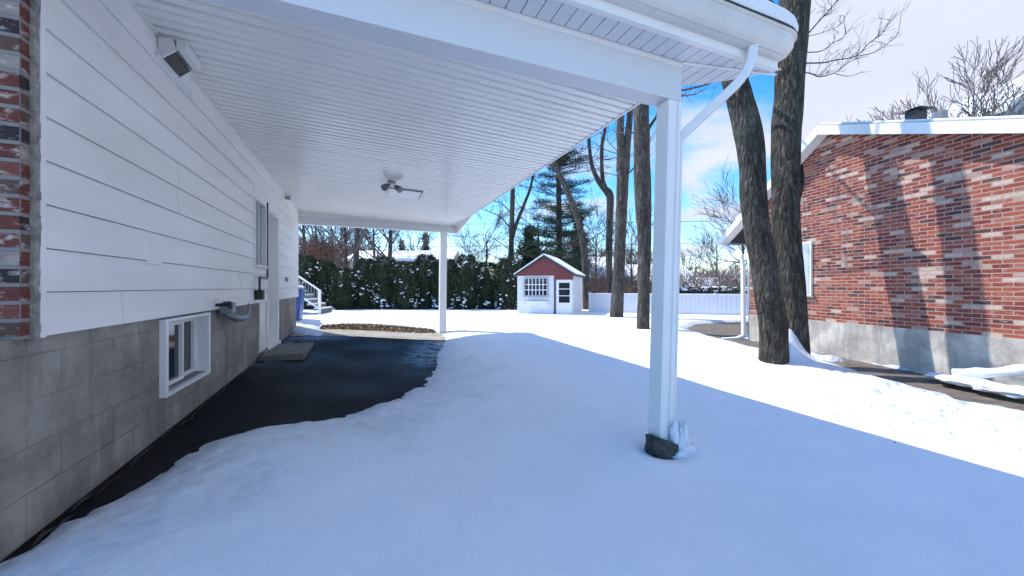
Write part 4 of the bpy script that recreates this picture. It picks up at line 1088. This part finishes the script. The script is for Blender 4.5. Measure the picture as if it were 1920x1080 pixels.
# pine behind the shed
pt = thing('pine_tree', 'tall dark green pine standing behind the garden shed', 'tree', tuple(P(1049, 585, 22)))
mb = MB(); trunk(mb, [(1050, 595, 7), (1049, 480, 5.5), (1048, 400, 5), (1047, 320, 4.5), (1046, 240, 4), (1045, 120, 3), (1045, 60, 2)], 22, 10, .04, 1)
mb.build('trunk', BARK1, pt, smooth=True)
mb = MB(); br = MB(); rng = random.Random(15)
def tuft(mb, c, r, n, rng, ln=.16, wd=.012, flat=.6):
    for i in range(n):
        q = c + Vector((rng.gauss(0, r), rng.gauss(0, r), rng.gauss(0, r*flat)))
        d = Vector((rng.gauss(0,1), rng.gauss(0,1), rng.gauss(0,.6)+.3)).normalized()*ln*rng.uniform(.6, 1.3)
        s_ = d.cross(Vector((rng.gauss(0,1), rng.gauss(0,1), rng.gauss(0,1)))).normalized()*wd
        mb.add([q-s_, q+s_, q+d*.9+s_*.7, q+d-s_*.7], [(0,1,2,3)])
for i in range(105):
    yy = rng.uniform(255, 505); c0 = P(1048, yy, 22)
    a = rng.uniform(0, 2*math.pi); ln = (.7 + 1.5*rng.random()) * (1.25 if yy > 300 else 1.0)
    d = Vector((math.cos(a), math.sin(a), rng.uniform(-.05, .3))).normalized()
    p1 = c0 + d*ln*.5 + Vector((0,0,-.04)); p2 = c0 + d*ln + Vector((0,0,.05))
    br.tube([c0, p1, p2], [.03, .02, .008], 4, caps=False)
    for k in range(11):
        t = rng.uniform(.25, 1.08); tuft(mb, c0.lerp(p2, t), .18, 20, rng, .14, .011, .35)
for (x, y) in ((1075, 290), (1090, 300), (1095, 400), (1085, 410), (1000, 410), (1010, 380), (1030, 330), (1020, 440), (985, 430), (1000, 455), (1060, 300), (1070, 350), (1085, 385), (975, 450), (1085, 470), (1110, 470)):
    c0 = P(1048, y+10, 22); p2 = P(x, y, 22 + rng.uniform(-1, .5)); br.tube([c0, c0.lerp(p2, .6)+Vector((0,0,-.05)), p2], [.035, .02, .01], 4, caps=False)
    for k in range(12): tuft(mb, c0.lerp(p2, rng.uniform(.5, 1.1)) + Vector((rng.gauss(0,.1), rng.gauss(0,.2), 0)), .16, 22, rng, .15, .011, .35)
br.build('branches', TWIG, pt); mb.build('crown', PINE, pt)

# reusable bare trees for the background
def proto(seed, hgt, r, kids=4, depth=4, mat=TWIGF, rmin=.012, spread=.55, first=.35):
    rng = random.Random(seed); tr_ = MB(); cw = MB()
    pts = [Vector((0,0,-.2))]; q = Vector((0,0,-.2)); n = 8
    for i in range(n): q = q + Vector((rng.gauss(0, .04)*hgt*.1, rng.gauss(0, .04)*hgt*.1, hgt*.75/n)); pts.append(q.copy())
    rad = [lerp(r, r*.3, i/n) for i in range(n+1)]; tr_.tube(pts, rad, 7, caps=False)
    for i in range(n+1):
        if i/n < first: continue
        for k in range(kids if i < n else kids+1):
            a = rng.uniform(0, 2*math.pi); el = rng.uniform(.4, 1.3)
            branch(cw, pts[i], Vector((math.cos(a), math.sin(a), el)), hgt*.26*rng.uniform(.7, 1.2), rad[i]*.5, depth-2, rng, .3, spread, 4, rmin, 4, .15, .62)
    return tr_, cw
PROT = []
for i, (sd_, hg, r_) in enumerate(((1, 9, .16), (2, 8, .13), (3, 10, .17), (4, 7, .10))):
    PROT.append(proto(sd_, hg, r_, 3, 4))
PROT.append(proto(41, 9, .22, 4, 5, TWIGF, .011, .42, .5)); PROT.append(proto(43, 10, .24, 4, 5, TWIGF, .011, .45, .5))
made = {}
def bare(px, depth, kind, scale, rot, label, base_y=None, group='bare trees behind the yards', z=None):
    p = P(px, 538, depth); zb_ = (H - 1.25) if z is None else z
    t = thing('bare_tree', label, 'tree', (0,0,0), group)
    if kind not in made:
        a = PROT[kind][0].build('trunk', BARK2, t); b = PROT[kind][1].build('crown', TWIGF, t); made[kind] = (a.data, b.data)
    else:
        for nm, d in zip(('trunk', 'crown'), made[kind]):
            o = bpy.data.objects.new(nm, d); scene.collection.objects.link(o); o.parent = t
    t.location = (p.x, p.y, zb_); t.rotation_euler = (0, 0, rot); t.scale = (scale,)*3
    return t
bare(672, 23.5, 2, 1.35, 1.0, 'thick bare trunk rising behind the hedge, left one of the two under the far beam')
bare(731, 24.5, 0, 1.25, 2.0, 'thinner bare trunk rising behind the hedge, right one of the two under the far beam')
bare(590, 27, 1, 1.1, .3, 'bare tree behind the hedge nearest the house corner')
bare(622, 31, 3, 1.3, 1.3, 'bare tree behind the hedge between the house corner and the thick trunk')
bare(573, 29, 2, 1.2, 2.2, 'bare tree touching the house corner above the hedge')
bare(648, 27.5, 0, 1.15, 3.9, 'bare tree just left of the thick trunk under the far beam')
bare(703, 33, 1, 1.35, 5.2, 'bare tree standing between the two trunks under the far beam')
bare(770, 36, 3, 1.2, 1.1, 'faint bare tree right of the thinner trunk under the far beam')
bare(880, 27, 3, .8, .3, 'small bare tree behind the hedge just right of the far carport post')
bare(915, 30, 1, .95, 4.3, 'bare tree behind the hedge between the far post and the arching tree')
bare(1010, 30, 0, 1.0, 5.0, 'bare tree in the thicket behind the left of the shed roof')
bare(1075, 27, 3, .9, 2.2, 'bare tree in the thicket behind the right of the shed roof')
bare(1120, 29, 1, .9, 3.3, 'bare tree behind the left end of the white fence')
bare(1185, 26, 3, .95, 2.6, 'bare tree seen between the forked trunk and the straight trunk')
bare(1390, 25, 1, 1.02, .9, 'bare tree rising behind the far corner of the brick house')
bare(1345, 31, 3, .95, 1.9, 'small bare tree above the fence between near post and leaning maple')
bare(1305, 38, 3, .8, 2.9, 'far small bare tree right beside the near post')
bare(1660, 30, 4, 1.55, .4, 'bare tree top seen over the brick gable, left and smaller one')
bare(1800, 27, 5, 1.55, 2.4, 'wide bare tree top seen over the brick gable by the roof vent')
bare(1890, 24, 4, 1.50, 3.4, 'tallest bare tree top over the brick house at the right edge')

# evergreen tops far behind the hedge
def conifer(px, depth, top_y, wpx, label, seed, n=900):
    t = thing('evergreen_tree', label, 'tree', (0,0,0)); rng = random.Random(seed)
    p = P(px, top_y, depth); zt = p.z; zb_ = H-1.3; hh = zt - zb_; wd = wpx*depth/F_PX/2
    MB().tube([(p.x, p.y, zb_), (p.x, p.y, zt-.2)], [.14, .03], 7).build('trunk', BARK1, t)
    m_ = MB()
    for i in range(n):
        u = rng.random()**.8; z = zt - u*hh*.85; r = wd*(.15 + .85*u**.8)*rng.uniform(.3, 1.1)*(.75+.4*math.sin(u*22)); a = rng.uniform(0, 6.28)
        tuft(m_, Vector((p.x + math.cos(a)*r, p.y + math.sin(a)*r, z)), .12, 5, rng, .22, .035, .5)
    m_.build('crown', PINE, t); t.location = (p.x, p.y, zb_)
    for c in t.children: c.matrix_parent_inverse = parent_inv(t)
conifer(798, 42, 438, 34, 'small rounded evergreen far beyond the hedge near the far carport post', 3)
conifer(753, 40, 450, 22, 'small pointed evergreen far beyond the hedge, left of the rounded one', 4, 500)
conifer(1085, 31, 400, 60, 'loose dark evergreen between the leaning trunk and the forked tree', 12, 1400)
conifer(992, 29, 425, 70, 'broad loose evergreen behind the left slope of the shed roof', 9, 1500)
conifer(1140, 33, 500, 34, 'dark evergreen bush behind the white fence beside the forked tree', 6, 600)

# far wood: one mass of trunks and twigs
mb = MB(); rng = random.Random(99)
for i in range(330):
    px = rng.choice([rng.uniform(380, 1500), rng.uniform(480, 760), rng.uniform(940, 1210)]); dep = rng.uniform(48, 75); p = P(px, 538, dep); h_ = rng.uniform(4.2, 7.2) * (1.35 if px < 700 else 1) * (1.1 if 940 < px < 1140 else .85 if px > 1250 else 1)
    base = Vector((p.x, p.y, H-1.3)); q = base.copy(); pts = [q.copy()]
    for k in range(5): q = q + Vector((rng.gauss(0, .12), rng.gauss(0, .12), h_/5*.8)); pts.append(q.copy())
    mb.tube(pts, [.13, .11, .09, .07, .05, .03], 4, caps=False)
    for k in range(13):
        j = rng.randrange(1, 6); a = rng.uniform(0, 6.28)
        branch(mb, pts[j], Vector((math.cos(a), math.sin(a), rng.uniform(.4, 1.3))), h_*.25*rng.uniform(.6, 1.1), .035, 2, rng, .3, .6, 4, .016, 3, .18)
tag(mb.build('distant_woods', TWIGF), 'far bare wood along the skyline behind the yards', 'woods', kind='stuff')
# undergrowth
mb = MB()
for i in range(620):
    px = rng.choice([rng.uniform(540, 1430), rng.uniform(860, 1430)]); dep = rng.uniform(24, 40); p = P(px, 538, dep)
    for k in range(4):
        branch(mb, Vector((p.x+rng.gauss(0,.3), p.y+rng.gauss(0,.3), H-1.3)), Vector((rng.gauss(0,.3), rng.gauss(0,.3), 1)), rng.uniform(.9, 1.7), .02, 2, rng, .1, .5, 3, .009, 3, .18)
tag(mb.build('undergrowth', plain('brush twigs', (.16, .115, .09), .95, .3, 1, .1)), 'brown leafless brush between the back yards', 'brush', kind='stuff')

# ---------------------------------------------------------------- cedar hedge
def cedar_mesh(seed, h=2.65, w=.85):
    rng = random.Random(seed); lf = MB(); sn = MB()
    lf.tube([(0,0,-.2), (0,0,h*.5), (0,0,h*.86)], [w*.55, w*.5, w*.15], 9)
    for i in range(5200):
        z = rng.uniform(0, h); u = z/h
        prof_ = w*(1.0 - .12*u) if u < .72 else w*(.93*math.sqrt(max(0, 1-((u-.72)/.32)**2)))
        a = rng.uniform(0, 2*math.pi)
        lump = 1 + .28*noise.noise(Vector((math.cos(a)*1.6+seed, math.sin(a)*1.6, z*1.7)))
        r = prof_*lump*rng.uniform(.62, 1.05)
        c = Vector((r*math.cos(a), r*math.sin(a)*.8, z + rng.uniform(-.05, .05)))
        d = Vector((math.cos(a)+rng.gauss(0,.5), math.sin(a)+rng.gauss(0,.5), .9+rng.gauss(0,.4))).normalized()*rng.uniform(.05, .13)
        s_ = d.cross(Vector((rng.gauss(0,1), rng.gauss(0,1), rng.gauss(0,1)))).normalized()*rng.uniform(.015, .035)
        lf.add([c-d*.4-s_*.6, c-d*.4+s_*.6, c+d*.6+s_, c+d], [(0,1,2,3)])
    for i in range(210):
        z = h*.98*rng.random()**1.3 + .03; u = z/h; prof_ = w*(1.0 - .12*u) if u < .72 else w*(.93*math.sqrt(max(0, 1-((u-.72)/.32)**2)))
        a = rng.uniform(0, 2*math.pi); lump = 1 + .28*noise.noise(Vector((math.cos(a)*1.6+seed, math.sin(a)*1.6, z*1.7)))
        if noise.noise(Vector((math.cos(a)*1.3, math.sin(a)*1.3+seed, z*1.5))) < .10: continue
        r = prof_*lump*.96; s_ = rng.uniform(.02, .065) + (.05*rng.random() if z < .6 else 0)
        blob(sn, (r*math.cos(a), r*math.sin(a)*.8, z), s_, rng.uniform(.8, 1.7), rng.uniform(.8, 1.5), rng.uniform(.4, .8), i, 4)
    return lf, sn
CM = []
n_c = 11
labs = ['beside the back stairs', 'second from the back stairs', 'with the snowy gap on its right side', 'below the thick left trunk', 'between the two rising trunks', 'below the thinner right trunk',
        'left of the rounded far evergreen', 'directly left of the far carport post', 'directly right of the far carport post', 'halfway between far post and shed', 'touching the left wall of the shed']
for i in range(n_c):
    px = lerp(572, 950, i/(n_c-1)); p = P(px, 578, 19.3 + .25*math.sin(i*2.3))
    t = thing('cedar_shrub', 'snow-dotted dark cedar of the hedge, ' + labs[i], 'shrub', (0,0,0), 'cedars of the back hedge')
    if i < 3:
        lf, sn = cedar_mesh(i+1); a = lf.build('foliage', CEDAR, t); b = sn.build('snow_clumps', SNOW, t, smooth=True); CM.append((a.data, b.data))
    else:
        for nm, d in zip(('foliage', 'snow_clumps'), CM[i % 3]):
            o = bpy.data.objects.new(nm, d); scene.collection.objects.link(o); o.parent = t
    t.location = (p.x, p.y, H-1.2); t.rotation_euler = (0, 0, i*1.7); s_ = (1.06, .97, .80, 1.0, 1.04, .93, 1.08, .98, 1.07, .93, 1.0)[i]
    t.scale = (.92, .92, s_)
# small dark hedge far right, behind the fence
lf = MB(); rng = random.Random(61)
for i in range(5000):
    px = rng.uniform(1235, 1420); dep = rng.uniform(19, 20.2); z = rng.uniform(0, 1.0 + .12*noise.noise(Vector((px*.05, 0, 0)))) * 1.15
    c = P(px, 538, dep); c.z = H - 1.25 + z
    d = Vector((rng.gauss(0,1), rng.gauss(0,1), 1)).normalized()*.1; s_ = d.cross(Vector((rng.gauss(0,1), rng.gauss(0,1), rng.gauss(0,1)))).normalized()*.03
    lf.add([c-s_, c+s_, c+d+s_, c+d-s_], [(0,1,2,3)])
hd = thing('low_hedge', 'low dark hedge dusted with snow behind the white fence right of the near post', 'hedge', tuple(P(1330, 585, 19.5)))
lf.build('foliage', CEDAR, hd)
sn = MB()
for i in range(60):
    c = P(rng.uniform(1240, 1415), 538, rng.uniform(19, 20)); c.z = H + rng.uniform(-.2, .0); blob(sn, c, rng.uniform(.05, .12), 1.6, 1.2, .5, i, 4)
sn.build('snow_clumps', SNOW, hd, smooth=True)

# ---------------------------------------------------------------- far houses
def far_house(pxl, pxr, depth, eave_y, ridge_y, label, wallmat, dd=7, name='far_house'):
    t = thing(name, label, 'house', tuple(P((pxl+pxr)/2, 585, depth)))
    a = P(pxl, eave_y, depth); b = P(pxr, eave_y, depth); bk_ = Vector((sP, cP, 0)); rt = (b-a).normalized(); zb_ = H-1.4
    ze_ = a.z; zr_ = H + (538 - ridge_y)/F_PX*(depth + dd/2)
    q = MB(); q.prism([Vector((a.x, a.y, zb_)), Vector((b.x, b.y, zb_)), Vector((b.x, b.y, ze_)), Vector((a.x, a.y, ze_))], bk_*dd)
    for e_ in (a, b):
        o_ = rt*.001*(1 if e_ is a else -1)
        q.prism([Vector((e_.x, e_.y, ze_)), Vector((e_.x, e_.y, ze_))+bk_*dd, Vector((e_.x, e_.y, zr_-.1))+bk_*dd/2], rt*(.1 if e_ is a else -.1))
    q.build('wall', wallmat, t)
    q = MB(); al, bl_ = a - rt*.4, b + rt*.4
    for (f0, f1) in ((-.4, dd/2), (dd+.4, dd/2)):
        e0 = Vector((al.x, al.y, ze_-.1)) + bk_*f0; r0 = Vector((al.x, al.y, zr_)) + bk_*f1
        q.prism([e0, r0, r0+Vector((0,0,.22)), e0+Vector((0,0,.22))], bl_-al)
    q.build('snowy_roof', SNOW, t)
    n = max(1, int((b-a).length/3))
    for i in range(n):
        c = a.lerp(b, (i+.5)/n); mm_ = Matrix.Translation((c.x, c.y, 0)) @ Matrix.Rotation(math.atan2(rt.y, rt.x), 4, 'Z')
        MB().box((-.5, -.03, ze_-1.5), (.5, .02, ze_-.5), mm_).build('window', GLASS, t)
    return t
FW = plain('far beige wall', (.34, .29, .25), .8, .15, 1, .1)
far_house(655, 842, 33, 488, 474, 'long low house with a snow-covered roof seen over the hedge below the far beam', FW, 6)
bsh = thing('rust_bush', 'rust-brown leafy bush above the hedge near the house corner', 'bush', tuple(P(602, 585, 25)))
mb = MB(); rng = random.Random(3)
for i in range(10): branch(mb, Vector((P(602, 538, 25).x, P(602, 538, 25).y, H-1.3)), Vector((rng.gauss(0,.2), rng.gauss(0,.2), 1)), 2.6, .03, 2, rng, .2, .4, 3)
mb.build('stems', TWIG, bsh); mb = MB()
for i in range(1500):
    c = P(602, 472, 25) + Vector((rng.gauss(0, .75), rng.gauss(0, .6), rng.gauss(0, .4))); a = Vector((rng.gauss(0,1), rng.gauss(0,1), rng.gauss(0,1))).normalized()*.05; b_ = a.cross(Vector((rng.gauss(0,1), rng.gauss(0,1), rng.gauss(0,1)))).normalized()*.04
    mb.add([c-a, c+b_, c+a, c-b_], [(0,1,2,3)])
mb.build('foliage', m_leaf('rust leaves', (.10, .03, .02), (.22, .08, .05)), bsh)
far_house(1108, 1178, 30, 520, 486, 'small snow-roofed house behind the shed and the forked tree', plain('far brick wall', (.22, .07, .05), .8, .2, 2, .1), 6)
far_house(1192, 1300, 34, 528, 500, 'snow-roofed house hidden behind the near post', FW, 6)
far_house(1262, 1420, 28, 541, 525, 'flat snow-covered roof behind the low hedge at the right', FW, 5)

# overhead cables
for (y_a, y_b, lab) in ((410, 418, 'upper overhead cable crossing the sky right of the near post'), (454, 459, 'lower overhead cable crossing the sky right of the near post')):
    a = P(300, y_a+18, 34); b = P(2050, y_b-10, 27); pts = []
    for i in range(25):
        t = i/24; p = a.lerp(b, t); p.z -= .8*4*t*(1-t)*.5; pts.append(p)
    dzc = P(1340, y_b - 1, 1)
    zt_ = H + (538 - (y_b-2))/F_PX * ((a.lerp(b, .6)).dot(Vector((sP, cP, 0)))); sh_ = zt_ - pts[14].z
    pts = [p + Vector((0, 0, sh_)) for p in pts]
    tag(MB().tube(pts, .018, 5).build('overhead_cable', BLACK), lab, 'cable')
